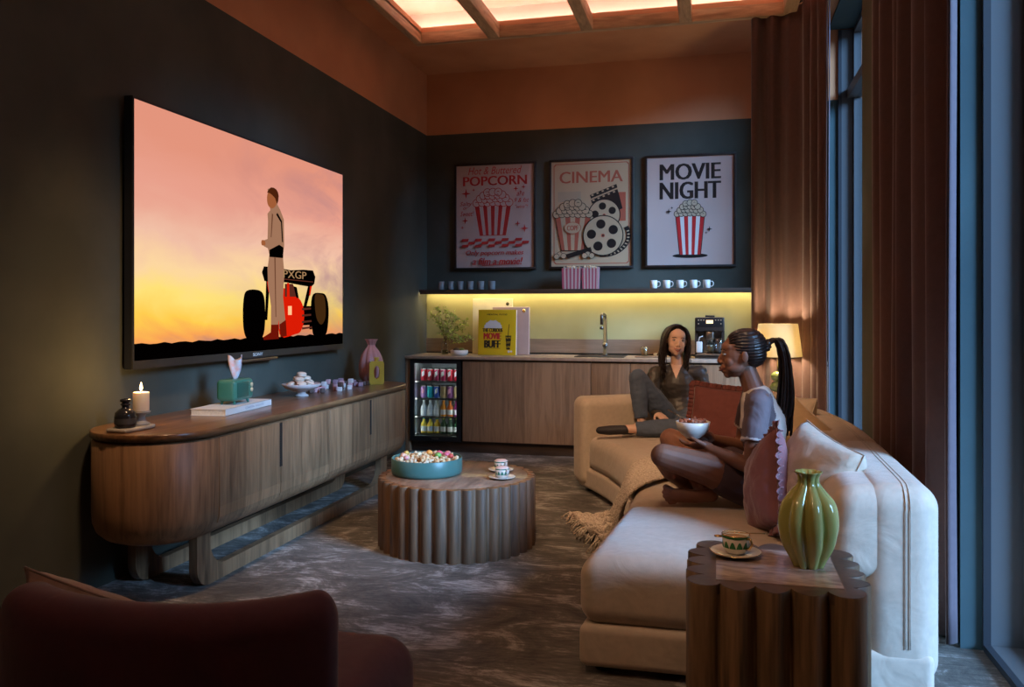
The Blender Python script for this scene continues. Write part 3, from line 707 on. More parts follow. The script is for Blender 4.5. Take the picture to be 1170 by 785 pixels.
# ------------------------------------------------------------------ posters
F_BLK = wood('black_brown_frame', (.012, .008, .007), (.035, .022, .018), grain=(6, 6, 6))
PP = [paint('poster_pinkwhite', (.52, .385, .34), .7), P_RED, P_INK, P_CREAM, paint('poster_cream', (.50, .33, .19), .7), paint('poster_brick', (.42, .09, .045), .7), paint('poster_sand', (.42, .30, .19), .7), P_WHITE]
def poster(x0, x1, label, draw):
    z0, z1 = 1.762, 2.842; hw, hh = (x1-x0)/2, (z1-z0)/2
    r = thing('framed_poster', label, 'poster', ((x0+x1)/2, BY, (z0+z1)/2), group=None)
    b = MB(); f = .022
    for lo, hi in (((-hw, -.03, -hh), (hw, 0, -hh+f)), ((-hw, -.03, hh-f), (hw, 0, hh)), ((-hw, -.03, -hh+f), (-hw+f, 0, hh-f)), ((hw-f, -.03, -hh+f), (hw, 0, hh-f))): b.box(lo, hi, .002, seg=1)
    b.build('frame', F_BLK, r)
    F = basis((0, -.018, 0), (1, 0, 0), (0, 0, 1)); b = MB()
    lay = [0]
    def poly(pts, mi, _=0):
        lay[0] += .00012; b.add(flat_pts(pts, F, lay[0]), [tuple(range(len(pts)))], mi=mi)
    def text(t, x, y, wd, h, mi, **k):
        lay[0] += .00012; b.text(t, F @ Matrix.Translation((x, y, lay[0])), wd, h, mi, **k)
    poly([(-hw+f, -hh+f), (hw-f, -hh+f), (hw-f, hh-f), (-hw+f, hh-f)], 0)
    draw(poly, text, hw, hh)
    b.build('print', PP, r)
def popbucket(poly, cx, yb, yt, wb, wt, base, stripe, corn, line, n=7):
    poly([(cx-wb-.006, yb-.006), (cx+wb+.006, yb-.006), (cx+wt+.006, yt+.004), (cx-wt-.006, yt+.004)], line)
    poly([(cx-wb, yb), (cx+wb, yb), (cx+wt, yt), (cx-wt, yt)], base)
    for i in range(0, n, 2):
        a, c = -1+2*i/n, -1+2*(i+1)/n; poly([(cx+wb*a, yb), (cx+wb*c, yb), (cx+wt*c, yt), (cx+wt*a, yt)], stripe)
    random.seed(int(cx*100)+5)
    sp = []
    for row, (k, dy) in enumerate([(7, .0), (6, .035), (5, .07), (3, .10)]):
        for i in range(k): sp.append((cx+(-1+2*(i+.5)/k)*wt*(1.05-.2*row), yt+dy+random.uniform(-.006, .006)))
    R = wt/5.2
    for (x, y) in sp: poly(circ(x, y, R+.006, 14), line); poly(circ(x, y, R, 14), corn)
    for (x, y) in sp[::2]: poly([(x-R*.5, y), (x, y+R*.35), (x+R*.5, y), (x, y+R*.12)], line)
def d1(poly, text, hw, hh):
    text('Hot & Buttered', 0, .463, .56, .075, 1, shear=.3)
    text('POPCORN', 0, .360, .66, .095, 1, bold=.018)
    popbucket(poly, -.02, -.19, .14, .13, .19, 0, 1, 0, 1, 9)
    for (x, y, q) in [(-.30, .235, .05), (-.31, -.04, .035), (.22, .27, .028), (.30, .285, .025), (.24, -.08, .03), (.31, -.13, .042), (-.34, -.11, .02), (-.22, .27, .018), (.27, .24, .016)]: poly(star(x, y, q), 1)
    text('Salty', -.30, .125, .13, .055, 1, shear=.3); text('or', -.305, .085, .05, .025, 1, shear=.3); text('Sweet!', -.29, .03, .14, .05, 1, shear=.3)
    text('are', .27, .215, .08, .035, 1, shear=.3); text('9 & fat', .28, .155, .15, .045, 1, shear=.3); text('"wins"!', .28, .09, .13, .035, 1, shear=.3)
    for k in range(3):
        for j in range(5):
            y = -.225-.03*k; x = -.34+.14*j+(.07 if k % 2 else 0)
            poly([(x, y), (x+.07, y), (x+.06, y-.028), (x-.01, y-.028)], 1)
    text('Only popcorn makes', .0, -.375, .60, .062, 1, shear=.25, bold=.01)
    text('a film a movie!', .03, -.455, .52, .072, 1, shear=.25, bold=.015)
    poly([(-.13, -.50), (.25, -.485), (.25, -.480), (-.13, -.493)], 1)
def d2(poly, text, hw, hh):
    a, c = hw-.022, hh-.022
    poly([(-a, -c), (a, -c), (a, c), (-a, c)], 4)
    for g, q in ((.022, 5), (.030, 4)): poly([(-a+g+.02, -c+g), (a-g-.02, -c+g), (a-g, -c+g+.02), (a-g, c-g-.02), (a-g-.02, c-g), (-a+g+.02, c-g), (-a+g, c-g-.02), (-a+g, -c+g+.02)], q)
    text('CINEMA', 0, .36, .62, .115, 5, bold=.012)
    poly([(-.33, .22), (-.10, .22), (-.10, .12), (-.33, .12)], 6)
    for k in range(4): poly([(-.35, -.15-.03*k), (-.22, -.15-.03*k), (-.22, -.16-.03*k), (-.35, -.16-.03*k)], 6)
    poly([(.26, .20), (.34, .20), (.34, -.08), (.24, -.08)], 5)
    # clapper board
    poly([(.02, .10), (.27, .20), (.31, .04), (.06, -.04)], 2)
    for (y0, dx) in ((.13, 0), (.18, -.01)):
        poly([(.0+dx, y0), (.26+dx, y0+.10), (.27+dx, y0+.065), (.01+dx, y0-.035)], 2)
        for k in range(5):
            t = .05*k; poly([(.02+dx+t, y0-.012+t*.38), (.04+dx+t, y0-.004+t*.38), (.03+dx+t, y0+.02+t*.38-.012), (.012+dx+t, y0+.012+t*.38-.012)], 4)
    def reel(cx, cy, R):
        poly(circ(cx, cy, R+.01, 40), 2); poly(circ(cx, cy, R, 40), 4)
        for k in range(5): poly(circ(cx+R*.6*math.cos(.5+k*2*PI/5), cy+R*.6*math.sin(.5+k*2*PI/5), R*.24, 18), 2)
        poly(circ(cx, cy, R*.1, 12), 5); poly(circ(cx, cy, R*.05, 12), 2)
    reel(.13, -.02, .15)
    # curl of film
    pts = [(.13+.26*math.cos(t), -.22+.21*math.sin(t)) for t in [(-1.75+2.2*i/14) for i in range(15)]]; pin = [(.13+.215*math.cos(t), -.22+.17*math.sin(t)) for t in [(-1.75+2.2*i/14) for i in range(15)]]
    poly(pts+pin[::-1], 2)
    for k in range(12):
        t = -1.65+2.0*k/12; poly([(.13+r_*math.cos(t+dt), -.22+r_*.8*math.sin(t+dt)) for r_, dt in ((.225, 0), (.25, 0), (.25, .06), (.225, .06))], 4)
    popbucket(poly, -.18, -.36, .0, .11, .18, 4, 5, 4, 2, 7)
    poly(circ(-.18, -.14, .085, 24, .06), 5); poly(circ(-.18, -.14, .079, 24, .054), 4)
    text('COPF', -.18, -.14, .11, .05, 5, bold=.02)
    reel(.12, -.22, .19)
    poly([(-.25, -.40), (.0, -.33), (.01, -.37), (-.23, -.44)], 2)
    for (x, y) in ((-.31, -.40), (-.27, -.415), (-.34, -.42), (-.03, -.40), (.01, -.415), (-.06, -.415)): poly(circ(x, y, .03, 14), 2); poly(circ(x, y, .025, 14), 4)
def d3(poly, text, hw, hh):
    text('MOVIE', 0, .375, .56, .155, 2, bold=.018)
    text('NIGHT', 0, .195, .56, .165, 2, bold=.018)
    poly(circ(0, -.43, .165, 30, .022), 2)
    popbucket(poly, 0, -.42, -.03, .095, .135, 7, 1, 3, 2, 7)
    for (x, y, q) in [(-.20, -.005, .03), (-.17, .03, .015), (.18, -.18, .028), (.15, -.215, .016)]: poly(star(x, y, q), 2)
poster(-2.594, -1.744, 'framed red on white poster with a striped popcorn bucket and curly lettering', d1)
poster(-1.608, -.775, 'framed cream poster headed CINEMA with film reels and a clapper board', d2)
poster(-.665, .185, 'framed pale poster reading MOVIE NIGHT over a striped popcorn bucket', d3)

# ------------------------------------------------------------------ television
TVX = -2.82; Y0, Y1, Z0, Z1 = 3.565, 5.975, 1.045, 2.41
tv = thing('television', 'very large wall-mounted television showing a racing driver at sunset', 'television', (TVX, (Y0+Y1)/2, 1.5))
def L3(p): return (p[0]-TVX, p[1]-(Y0+Y1)/2, p[2]-1.5)
def rel(b, lo, hi, **k): b.box(L3(lo), L3(hi), **k)
b = MB(); rel(b, (TVX-.045, Y0, Z0), (TVX-.004, Y1, Z1)); b.build('housing', M_BLACK, tv)
b = MB(); rel(b, (LX+.002, 4.4, 1.4), (TVX-.045, 5.1, 2.0)); b.build('wall_bracket', M_BLACKM, tv)
b = MB(); f = .012
rel(b, (TVX-.006, Y0, Z0), (TVX+.006, Y1, Z0+.042)); rel(b, (TVX-.006, Y0, Z1-f), (TVX+.004, Y1, Z1)); rel(b, (TVX-.006, Y0, Z0+.042), (TVX+.004, Y0+f, Z1-f)); rel(b, (TVX-.006, Y1-f, Z0+.042), (TVX+.004, Y1, Z1-f))
bz = b.build('bezel', mat('bezel_dark', (.06, .055, .05), rough=.3, metal=.6, var=0), tv)
FT = basis(L3((TVX+.0005, 0, 0)), (0, 1, 0), (0, 0, 1))   # text plane facing the room (x -> +y, y -> z)
# +x of the picture runs along +y of the room, seen from inside the room facing the left wall
b = MB(); b.text('SONY', basis(L3((TVX+.0068, 4.725, Z0+.021)), (0, 1, 0), (0, 0, 1)), .115, .020, 0, bold=.03); b.build('lettering', paint('logo_silver', (.6, .6, .6)), bz)
b = MB(); rel(b, (TVX-.03, 4.48, Z0-.022), (TVX+.010, 4.965, Z0-.004), bevel=.003); b.build('lower_bar', M_STEEL, tv)
def tvsky():
    m = bpy.data.materials.new('screen_sunset_sky'); m.use_nodes = True; nt = m.node_tree; nt.nodes.clear(); N = nt.nodes; L = nt.links
    tc = N.new('ShaderNodeTexCoord'); sp = N.new('ShaderNodeSeparateXYZ'); L.new(tc.outputs['Object'], sp.inputs[0])
    mp = N.new('ShaderNodeMapping'); mp.inputs['Scale'].default_value = (1, .75, 1.9); mp.inputs['Rotation'].default_value = (.5, 0, 0); L.new(tc.outputs['Object'], mp.inputs[0])
    nz = N.new('ShaderNodeTexNoise'); nz.inputs['Scale'].default_value = 1.6; nz.inputs['Detail'].default_value = 6; nz.inputs['Roughness'].default_value = .55; nz.inputs['Distortion'].default_value = .6; L.new(mp.outputs[0], nz.inputs['Vector'])
    # height 0..1
    mr = N.new('ShaderNodeMapRange'); mr.inputs[1].default_value = 1.16-1.5; mr.inputs[2].default_value = 2.4-1.5; L.new(sp.outputs['Z'], mr.inputs[0])
    ad = N.new('ShaderNodeMath'); ad.operation = 'MULTIPLY_ADD'; ad.inputs[1].default_value = .30; L.new(nz.outputs[0], ad.inputs[0]); sb_ = N.new('ShaderNodeMath'); sb_.operation = 'SUBTRACT'; sb_.inputs[1].default_value = .06; L.new(mr.outputs[0], sb_.inputs[0]); L.new(sb_.outputs[0], ad.inputs[2])
    r = N.new('ShaderNodeValToRGB'); L.new(ad.outputs[0], r.inputs[0]); e = r.color_ramp.elements
    def srgb(c): return tuple((x/255/12.92 if x <= 10 else ((x/255+.055)/1.055)**2.4) for x in c)+(1,)
    e[0].position = .07; e[0].color = srgb((205, 140, 110)); e[1].position = 1.0; e[1].color = srgb((226, 148, 124))
    for p, c in ((.12, (250, 165, 85)), (.20, (255, 205, 80)), (.30, (255, 225, 120)), (.42, (252, 214, 160)), (.55, (240, 190, 165)), (.75, (232, 160, 140))): k = e.new(p); k.color = srgb(c)
    # soft grey-violet cloud on the far half
    r2 = N.new('ShaderNodeValToRGB'); L.new(nz.outputs[0], r2.inputs[0]); r2.color_ramp.elements[0].position = .42; r2.color_ramp.elements[1].position = .68
    my = N.new('ShaderNodeMapRange'); my.inputs[1].default_value = -.6; my.inputs[2].default_value = 1.2; L.new(sp.outputs['Y'], my.inputs[0])
    mh = N.new('ShaderNodeMath'); mh.operation = 'MULTIPLY'; L.new(r2.outputs[0], mh.inputs[0]); L.new(my.outputs[0], mh.inputs[1])
    m3 = N.new('ShaderNodeMath'); m3.operation = 'MULTIPLY'; L.new(mh.outputs[0], m3.inputs[0]); m3.inputs[1].default_value = .75
    mx = N.new('ShaderNodeMixRGB'); L.new(m3.outputs[0], mx.inputs[0]); L.new(r.outputs[0], mx.inputs[1]); mx.inputs[2].default_value = srgb((165, 125, 135))
    em = N.new('ShaderNodeEmission'); em.inputs[1].default_value = TV_E; o = N.new('ShaderNodeOutputMaterial'); L.new(mx.outputs[0], em.inputs[0]); L.new(em.outputs[0], o.inputs[0])
    return m
b = MB(); lay = [0]
def tp(pts, mi):
    lay[0] += .0001; b.add([V(L3((TVX+.001+lay[0], y, z))) for y, z in pts], [tuple(range(len(pts)))], mi=mi)
tp([(Y0+f, Z0+.042), (Y1-f, Z0+.042), (Y1-f, Z1-f), (Y0+f, Z1-f)], 0)
tp([(Y0+f, Z0+.042), (Y1-f, Z0+.042), (Y1-f, 1.168)] + [(Y1-f-(Y1-Y0-2*f)*i/40, 1.170+.005*math.sin(i*2.3)) for i in range(1, 40)] + [(Y0+f, 1.172)], 1)
BLK, RED, SUIT, SKN, GLOW, TYRE, GRY, HR = 1, 2, 3, 4, 5, 6, 7, 8
def rnd(pts, k=3):
    out = []
    n = len(pts)
    for i in range(n):
        p0, p1, p2, p3 = [V((*pts[(i+j-1) % n], 0)) for j in range(4)]
        for s_ in range(k):
            u = s_/k; q = .5*((2*p1)+(-p0+p2)*u+(2*p0-5*p1+4*p2-p3)*u*u+(-p0+3*p1-3*p2+p3)*u**3); out.append((q.x, q.y))
    return out
tp([(4.904, 1.372), (5.47, 1.376), (5.46, 1.208), (4.904, 1.221)][::1], BLK)
tp([(5.09, 1.24), (5.42, 1.24), (5.42, 1.19), (5.09, 1.19)], 9)
tp(rnd([(5.0, 1.48), (5.215, 1.447), (5.315, 1.391), (5.343, 1.293), (5.298, 1.203), (5.215, 1.18), (5.0, 1.184)]), RED)
tp([(5.071, 1.523), (5.182, 1.526), (5.248, 1.439), (5.071, 1.436)], GRY)
tp([(5.10, 1.53), (5.13, 1.53), (5.14, 1.40), (5.10, 1.40)], RED)
tp([(5.19, 1.51), (5.235, 1.505), (5.265, 1.43), (5.23, 1.43)], BLK)
for k in range(4): tp([(5.31, 1.36-.045*k), (5.46, 1.365-.045*k), (5.46, 1.353-.045*k), (5.31, 1.345-.045*k)], GRY)
tp([(4.831, 1.537), (4.875, 1.531), (4.846, 1.281), (4.817, 1.281)], BLK); tp([(5.401, 1.525), (5.461, 1.527), (5.377, 1.375), (5.332, 1.375)], BLK)
tp([(4.84, 1.54), (4.865, 1.54), (4.875, 1.47), (4.86, 1.46)], RED); tp([(5.43, 1.53), (5.46, 1.53), (5.43, 1.45), (5.415, 1.45)], RED)
tp(rnd([(4.803, 1.626), (5.15, 1.618), (5.472, 1.632), (5.492, 1.537), (5.384, 1.515), (5.1, 1.532), (4.846, 1.53), (4.803, 1.544)], 2), BLK)
tp([(5.05, 1.557), (5.475, 1.552), (5.475, 1.546), (5.05, 1.551)], GRY)
wl = [(4.598, 1.463), (4.705, 1.474), (4.789, 1.453), (4.817, 1.371), (4.811, 1.221), (4.761, 1.162), (4.624, 1.159), (4.571, 1.211), (4.558, 1.312), (4.566, 1.412)]
wr = [(5.472, 1.46), (5.581, 1.473), (5.675, 1.456), (5.721, 1.36), (5.706, 1.22), (5.656, 1.161), (5.49, 1.16), (5.454, 1.242), (5.44, 1.376)]
tp(rnd(wl), BLK); tp(rnd(wr), BLK)
tp(rnd([(5.50, 1.45), (5.58, 1.463), (5.655, 1.44), (5.67, 1.30), (5.60, 1.24), (5.52, 1.30)]), TYRE)
tp([(5.112, 1.373), (5.163, 1.374), (5.163, 1.313), (5.112, 1.313)], GLOW)
lay[0] += .0001
b.text('PXGP', basis(L3((TVX+.0012+lay[0], 5.21, 1.59)), (0, 1, 0), (0, 0, 1)), .32, .052, 10, bold=.01)
man = [(4.846, 2.128), (4.889, 2.143), (4.949, 2.14), (4.982, 2.101), (4.97, 2.045), (5.009, 2.011), (5.055, 1.954), (5.06, 1.781), (5.043, 1.702), (5.062, 1.593), (5.045, 1.435), (5.075, 1.279), (5.083, 1.22), (4.995, 1.22), (4.99, 1.28), (4.97, 1.22), (4.889, 1.225), (4.889, 1.372), (4.852, 1.508), (4.846, 1.614), (4.869, 1.706), (4.85, 1.745), (4.80, 1.755), (4.79, 1.79), (4.846, 1.805), (4.852, 1.917), (4.846, 1.969), (4.881, 1.996), (4.87, 2.03)]
tp(man, SUIT)
tp(rnd([(4.846, 2.098), (4.881, 2.115), (4.94, 2.092), (4.958, 2.044), (4.91, 2.010), (4.86, 2.018), (4.840, 2.052)], 2), SKN)
tp(rnd([(4.84, 2.105), (4.889, 2.145), (4.958, 2.141), (4.988, 2.102), (4.968, 2.045), (4.94, 2.082), (4.875, 2.105)], 2), HR)
tp([(4.869, 1.736), (4.994, 1.78), (5.050, 1.765), (5.045, 1.694), (4.869, 1.691)], BLK)
tp([(4.97, 1.99), (5.03, 1.94), (5.045, 1.80), (5.03, 1.80), (5.015, 1.93), (4.955, 1.975)], BLK)
tp([(4.90, 1.98), (4.915, 1.97), (4.895, 1.82), (4.885, 1.82)], 11)
tp(rnd([(4.775, 1.759), (4.772, 1.790), (4.81, 1.792), (4.82, 1.765)], 2), SKN)
tp([(4.93, 1.69), (4.945, 1.69), (4.955, 1.30), (4.945, 1.30)], 11)
tp([(4.889, 1.25), (4.985, 1.25), (4.988, 1.155), (4.80, 1.153), (4.79, 1.170), (4.885, 1.20)], 12); tp([(4.995, 1.25), (5.08, 1.28), (5.093, 1.172), (5.009, 1.165)], 12)
def em_s(n, c, s=1): return emis(n, tuple(x**2.2 for x in c), s*TV_E)
b.build('screen', [tvsky(), em_s('screen_black', (.03, .02, .02)), em_s('screen_red', (.85, .13, .05)), em_s('screen_suit', (.62, .45, .35)), em_s('screen_skin', (.62, .36, .22)), em_s('screen_glow', (1, .62, .45), 1.6), em_s('screen_tyre', (.26, .17, .09)), em_s('screen_grey', (.35, .18, .14)), em_s('screen_hair', (.30, .15, .08)), em_s('screen_gap', (.85, .55, .4)), em_s('screen_gold', (.65, .5, .35)), em_s('screen_fold', (.42, .27, .2)), em_s('screen_boot', (.42, .10, .06))], tv, fix=False)

# ------------------------------------------------------------------ sideboard
SBX, SY0, SY1, SD = -2.585, 3.47, 5.87, .30
def stad(off, z, n=16):
    """stadium outline, round ends, offset inwards by off"""
    R = SD-off; pts = []
    for i in range(n+1): a = PI+PI*i/n; pts.append(V((SBX+R*math.cos(a), SY0+R*math.sin(a), z)))
    for k in range(1, 8): pts.append(V((SBX+R, SY0+(SY1-SY0)*k/8, z)))
    for i in range(n+1): a = PI*i/n; pts.append(V((SBX+R*math.cos(a), SY1+R*math.sin(a), z)))
    for k in range(1, 8): pts.append(V((SBX-R, SY1-(SY1-SY0)*k/8, z)))
    return pts
sb = thing('sideboard', 'long walnut sideboard with rounded ends standing on curved runners under the television', 'sideboard', (SBX, 4.67, 0))
def SBL(o): o.location = (-SBX, -4.67, 0); return o
b = MB(); pr = [(.16, .262), (.10, .266), (.055, .283), (.02, .315), (.004, .36), (0, .41), (0, .735), (.008, .742)]
b.rings([stad(o_, z) for o_, z in pr], cap=True); SBL(b.build('body', M_WAL, sb))
b = MB(); b.rings([stad(o_, z) for o_, z in [(.012, .742), (.012, .750), (0, .752), (-.006, .757), (-.006, .780), (-.002, .785)]], cap=True); SBL(b.build('top', M_WALT, sb))
for y0, y1, h in ((3.49, 4.06, 1), (4.06, 4.65, -1), (4.65, 5.26, 1), (5.26, 5.84, -1)):
    b = MB(); ha = .012 if h > 0 else 0; hb = .012 if h < 0 else 0
    b.box((SBX+SD-.004, y0+.002, .41), (SBX+SD+.006, y1-.002, .738), .0015, seg=1)
    b.rings([[V((SBX+SD-o_+.006-(.0 if o_ == 0 else 0), y, z)) for y in (y0+.002, y1-.002)] + [V((SBX+SD-o_-.01, y, z)) for y in (y1-.002, y0+.002)] for o_, z in [(0, .411), (.004, .36), (.012, .335)]], cap=True, smooth=False)
    d = SBL(b.build('door', M_WAL, sb))
    b = MB(); yy = y1-.014 if h > 0 else y0+.002; b.box((SBX+SD+.0055, yy, .50), (SBX+SD+.0068, yy+.012, .735)); b.build('grip_slot', M_BLACKM, d)
def sled(x):
    b = MB(); w_ = .022; y0, y1 = 3.50, 5.86; h0 = .30
    th = .075
    def arc(yc, sgn, R, n=8, z0=0): return [(yc - sgn*R*math.cos(PI/2*i/n), z0+R - R*math.sin(PI/2*i/n)) for i in range(n+1)]
    out = [(y0, h0)] + arc(y0+.10, 1, .10) + [(y1-.10+.10*math.sin(PI/2*i/8), .10-.10*math.cos(PI/2*i/8)) for i in range(9)] + [(y1, h0)]
    inn = [(y1-.11, h0)] + [(y1-.11-.13+.13*math.cos(PI/2*i/8), th+.13-.13*math.sin(PI/2*i/8)) for i in range(9)] + [(y0+.24-.13*math.sin(PI/2*i/8), th+.13-.13*math.cos(PI/2*i/8)) for i in range(9)] + [(y0+.11, h0)]
    pts = out+inn
    M = basis((x, 0, 0), (0, 1, 0), (0, 0, 1))
    b.prism(pts, -w_, w_, M=M); SBL(b.build('runner', M_WAL, sb))
sled(-2.43); sled(-2.77)

TZ = .7855
def at(u): return u
# marble-look tray with candle and bottle
r = thing('stone_tray', 'small pale stone tray with rounded ends near the left end of the sideboard', 'tray', (-2.63, 3.32, TZ))
b = MB(); b.rbox((0, 0, .009), (.062, .105, .009), .008, seg=3, inner=(2, 4, 1), puff=lambda p, t: V((p.x*(1-.35*max(0, abs(t.y)-.3)**2), p.y, p.z))); b.build('tray_slab', mat('pale_stone', (.42, .38, .33), rough=.5), r)
r = thing('candle_holder', 'pale ceramic pedestal candle holder carrying the burning candle', 'candle holder', (-2.62, 3.375, TZ+.0185))
b = MB(); b.lathe([(.001, 0), (.038, 0), (.040, .006), (.022, .02), (.017, .035), (.022, .048), (.040, .055), (.043, .062), (.001, .063)], n=28); b.build('holder_body', mat('grey_ceramic', (.38, .36, .33), rough=.4), r)
r = thing('pillar_candle', 'thick cream pillar candle with a small burning flame', 'candle', (-2.62, 3.375, TZ+.0825))
b = MB(); b.lathe([(.001, 0), (.035, 0), (.036, .004), (.036, .085), (.033, .089), (.02, .084), (.001, .083)], n=28); b.build('wax', mat('candle_wax', (.72, .62, .48), rough=.5, sss=.3, var=0, emit=(1, .5, .2), estr=.05), r)
b = MB(); b.tube([(0, 0, .083), (.001, 0, .098)], .0014, n=6); b.build('wick', M_BLACKM, r)
b = MB(); b.lathe([(.0005, .094), (.005, .100), (.0065, .108), (.004, .120), (.0005, .134)], n=12, cap=True); b.build('flame', emis('flame', (1, .62, .25), 22), r)
add_light('candle_light', 'POINT', (-2.62, 3.375, TZ+.0825+.15), 2.5, (1, .62, .25), shadow_soft_size=.03)
r = thing('dark_bottle', 'squat dark glass bottle with a ribbed neck on the stone tray', 'bottle', (-2.625, 3.275, TZ+.0185))
b = MB(); b.lathe([(.001, 0), (.040, 0), (.046, .008), (.047, .05), (.044, .068), (.028, .084), (.016, .090), (.016, .100), (.022, .103), (.022, .107), (.016, .110), (.016, .116), (.024, .119), (.024, .128), (.018, .130)], n=32); b.build('bottle_body', mat('smoky_dark_glass', (.025, .025, .03), rough=.12, var=0), r)
b = MB(); b.lathe([(.0475, .018), (.0475, .044)], n=32); b.build('bottle_label', mat('label_dark', (.06, .06, .065), var=0), r)
# book
r = thing('coffee_table_book', 'white hardcover book lying flat under the green tissue box', 'book', (-2.62, 4.14, TZ), rz=.08)
hy, hx = .27, .10
b = MB(); b.box((-hx, -hy, 0), (hx, hy, .003)); b.box((-hx, -hy, .032), (hx, hy, .035)); b.box((hx-.003, -hy, 0), (hx, hy, .035)); b.build('cover', mat('book_white', (.62, .60, .57), var=.02), r)
b = MB(); b.box((-hx+.004, -hy+.004, .003), (hx-.003, hy-.004, .032)); b.build('pages', mat('page_edges', (.60, .55, .46), var=.1, scale=80), r)
b = MB(); b.text('CINEMA NIGHTS', basis((hx+.0004, .06, .018), (0, 1, 0), (0, 0, 1)), .22, .013, 0); b.build('spine_lettering', mat('letter_grey', (.2, .22, .3), var=0), r)
# tissue box shaped like a small retro television
r = thing('tissue_box', 'green rounded tissue box shaped like an old television standing on the white book', 'tissue box', (-2.62, 4.16, TZ+.0355), rz=.05)
G_TB = mat('retro_green', (.035, .16, .115), rough=.35, var=.05)
b = MB(); b.rbox((0, 0, .078), (.06, .105, .06), .025, seg=4, inner=2); b.build('box_body', G_TB, r)
b = MB(); b.rbox((.058, -.022, .08), (.006, .062, .042), .005, seg=2, inner=1); b.build('front_screen', mat('screen_green', (.02, .10, .075), rough=.2, var=0), r)
for z in (.10, .072):
    b = MB(); b.lathe([(.001, 0), (.012, 0), (.012, .008), (.001, .009)], M=Matrix.Translation((.058, .072, z)) @ Matrix.Rotation(PI/2, 4, 'Y'), n=16); b.build('dial', mat('dial_cream', (.6, .5, .3), var=0), r)
for sx_ in (-.035, .035):
    for sy_ in (-.07, .07):
        b = MB(); b.tube([(sx_, sy_, .022), (sx_*1.1, sy_*1.1, 0)], [.009, .006], n=8); b.build('leg', G_TB, r)
random.seed(21)
b = MB()
def tis(u, v):
    a = u*2*PI; R = .010+.055*v**.8*(1-.35*v)*(1+.35*math.sin(3*a+v*3)); return V((R*math.cos(a)*.7, R*math.sin(a)+.012*v, 0.132+.125*v*(1+.12*math.sin(2*a))))
b.grid(24, 8, tis); o = b.build('tissue', mat('patterned_tissue', (.55, .70, .80), rough=.9, col2=(.75, .42, .38), scale=30), r, doubles=.0001)
# pedestal bowl with macarons
r = thing('pedestal_bowl', 'white footed bowl heaped with pale macarons on the sideboard', 'bowl', (-2.62, 4.93, TZ))
b = MB(); b.lathe([(.001, 0), (.045, 0), (.046, .008), (.028, .016), (.026, .03), (.06, .036), (.105, .055), (.128, .078), (.122, .082), (.098, .062), (.05, .046), (.001, .044)], n=36); b.build('bowl_body', mat('bowl_pinkwhite', (.55, .47, .45), rough=.3, var=0), r)
M_MAC = mat('macaron_shell', (.68, .50, .38), rough=.6, var=.05); M_CRM = mat('macaron_cream', (.72, .62, .52), rough=.7)
mac = thing('macaron', 'pale beige macaron heaped in the white footed bowl', 'macaron', group='macarons in the footed bowl')
for z0_ in (0, .017):
    b = MB()
    if z0_ == 0: b.lathe([(.001, 0), (.018, .0), (.030, .005), (.033, .010), (.001, .0101)], n=20)
    else: b.lathe([(.001, .0169), (.033, .017), (.031, .023), (.020, .029), (.001, .031)], n=20)
    b.build('shell', M_MAC, mac)
b = MB(); b.lathe([(.001, .010), (.031, .010), (.031, .017), (.001, .017)], n=20); b.build('filling', M_CRM, mac)
for i, (dx, dy, z, tx, ty) in enumerate([(.03, -.06, .070, .25, .2), (.045, .015, .067, .3, -.1), (.015, .068, .074, .1, -.35), (-.045, -.04, .066, -.2, .2), (-.05, .045, .071, -.25, -.2), (.0, -.03, .096, .12, .15), (.01, .042, .098, -.1, -.15), (-.03, .005, .098, .2, 0), (.0, .0, .127, .1, .05)]):
    c = mac if i == 0 else copy_tree(mac); c.location = (-2.62+dx, 4.93+dy, TZ+z); c.rotation_euler = (ty, tx, 0)
    c['label'] = 'pale beige macaron in the footed bowl, ' + ['front left of the bottom layer', 'front middle of the bottom layer', 'right end of the bottom layer', 'rear left of the bottom layer', 'rear right of the bottom layer', 'left one of the second layer', 'right one of the second layer', 'rear one of the second layer', 'topmost of the heap'][i]
# marshmallows and chocolates
random.seed(4); MP = [mat('marsh_pink', (.62, .36, .38), rough=.8, var=.05), mat('marsh_white', (.66, .58, .56), rough=.8, var=.05), mat('choc_dark', (.09, .045, .035), rough=.5, var=.05), mat('marsh_mauve', (.36, .22, .27), rough=.8, var=.05)]
proto = []
for m_, nm in zip(MP, ('marshmallow', 'marshmallow', 'chocolate', 'marshmallow')):
    b = MB(); b.rbox((0, 0, .016), (.016, .016, .016), .005, seg=2, inner=1); o = b.build(nm, m_); proto.append(o)
lbs = ['pink marshmallow cube in the spread beside the footed bowl', 'white marshmallow cube in the spread beside the footed bowl', 'dark brown chocolate cube in the spread of sweets on the sideboard', 'mauve marshmallow cube in the spread beside the footed bowl']
grps = ['pink marshmallows on the sideboard', 'white marshmallows on the sideboard', 'chocolates on the sideboard', 'mauve marshmallows on the sideboard']
used = set(); spots = []
for i in range(31):
    for _ in range(200):
        y = random.uniform(5.12, 5.86); x = random.uniform(-2.72, -2.50)
        if all((x-a)**2+(y-c)**2 > .041**2 for a, c, _z in spots): spots.append((x, y, 0)); break
for (x, y, _z) in list(spots):
    if len(spots) < 40 and random.random() < .45 and 5.2 < y < 5.65:
        spots.append((x+.003, y+.003, .0325))
ORD = ['first', 'second', 'third', 'fourth', 'fifth', 'sixth', 'seventh', 'eighth', 'ninth', 'tenth', 'eleventh', 'twelfth', 'thirteenth', 'fourteenth', 'fifteenth', 'sixteenth', 'seventeenth', 'eighteenth', 'nineteenth', 'twentieth']
cnt = [0]*4
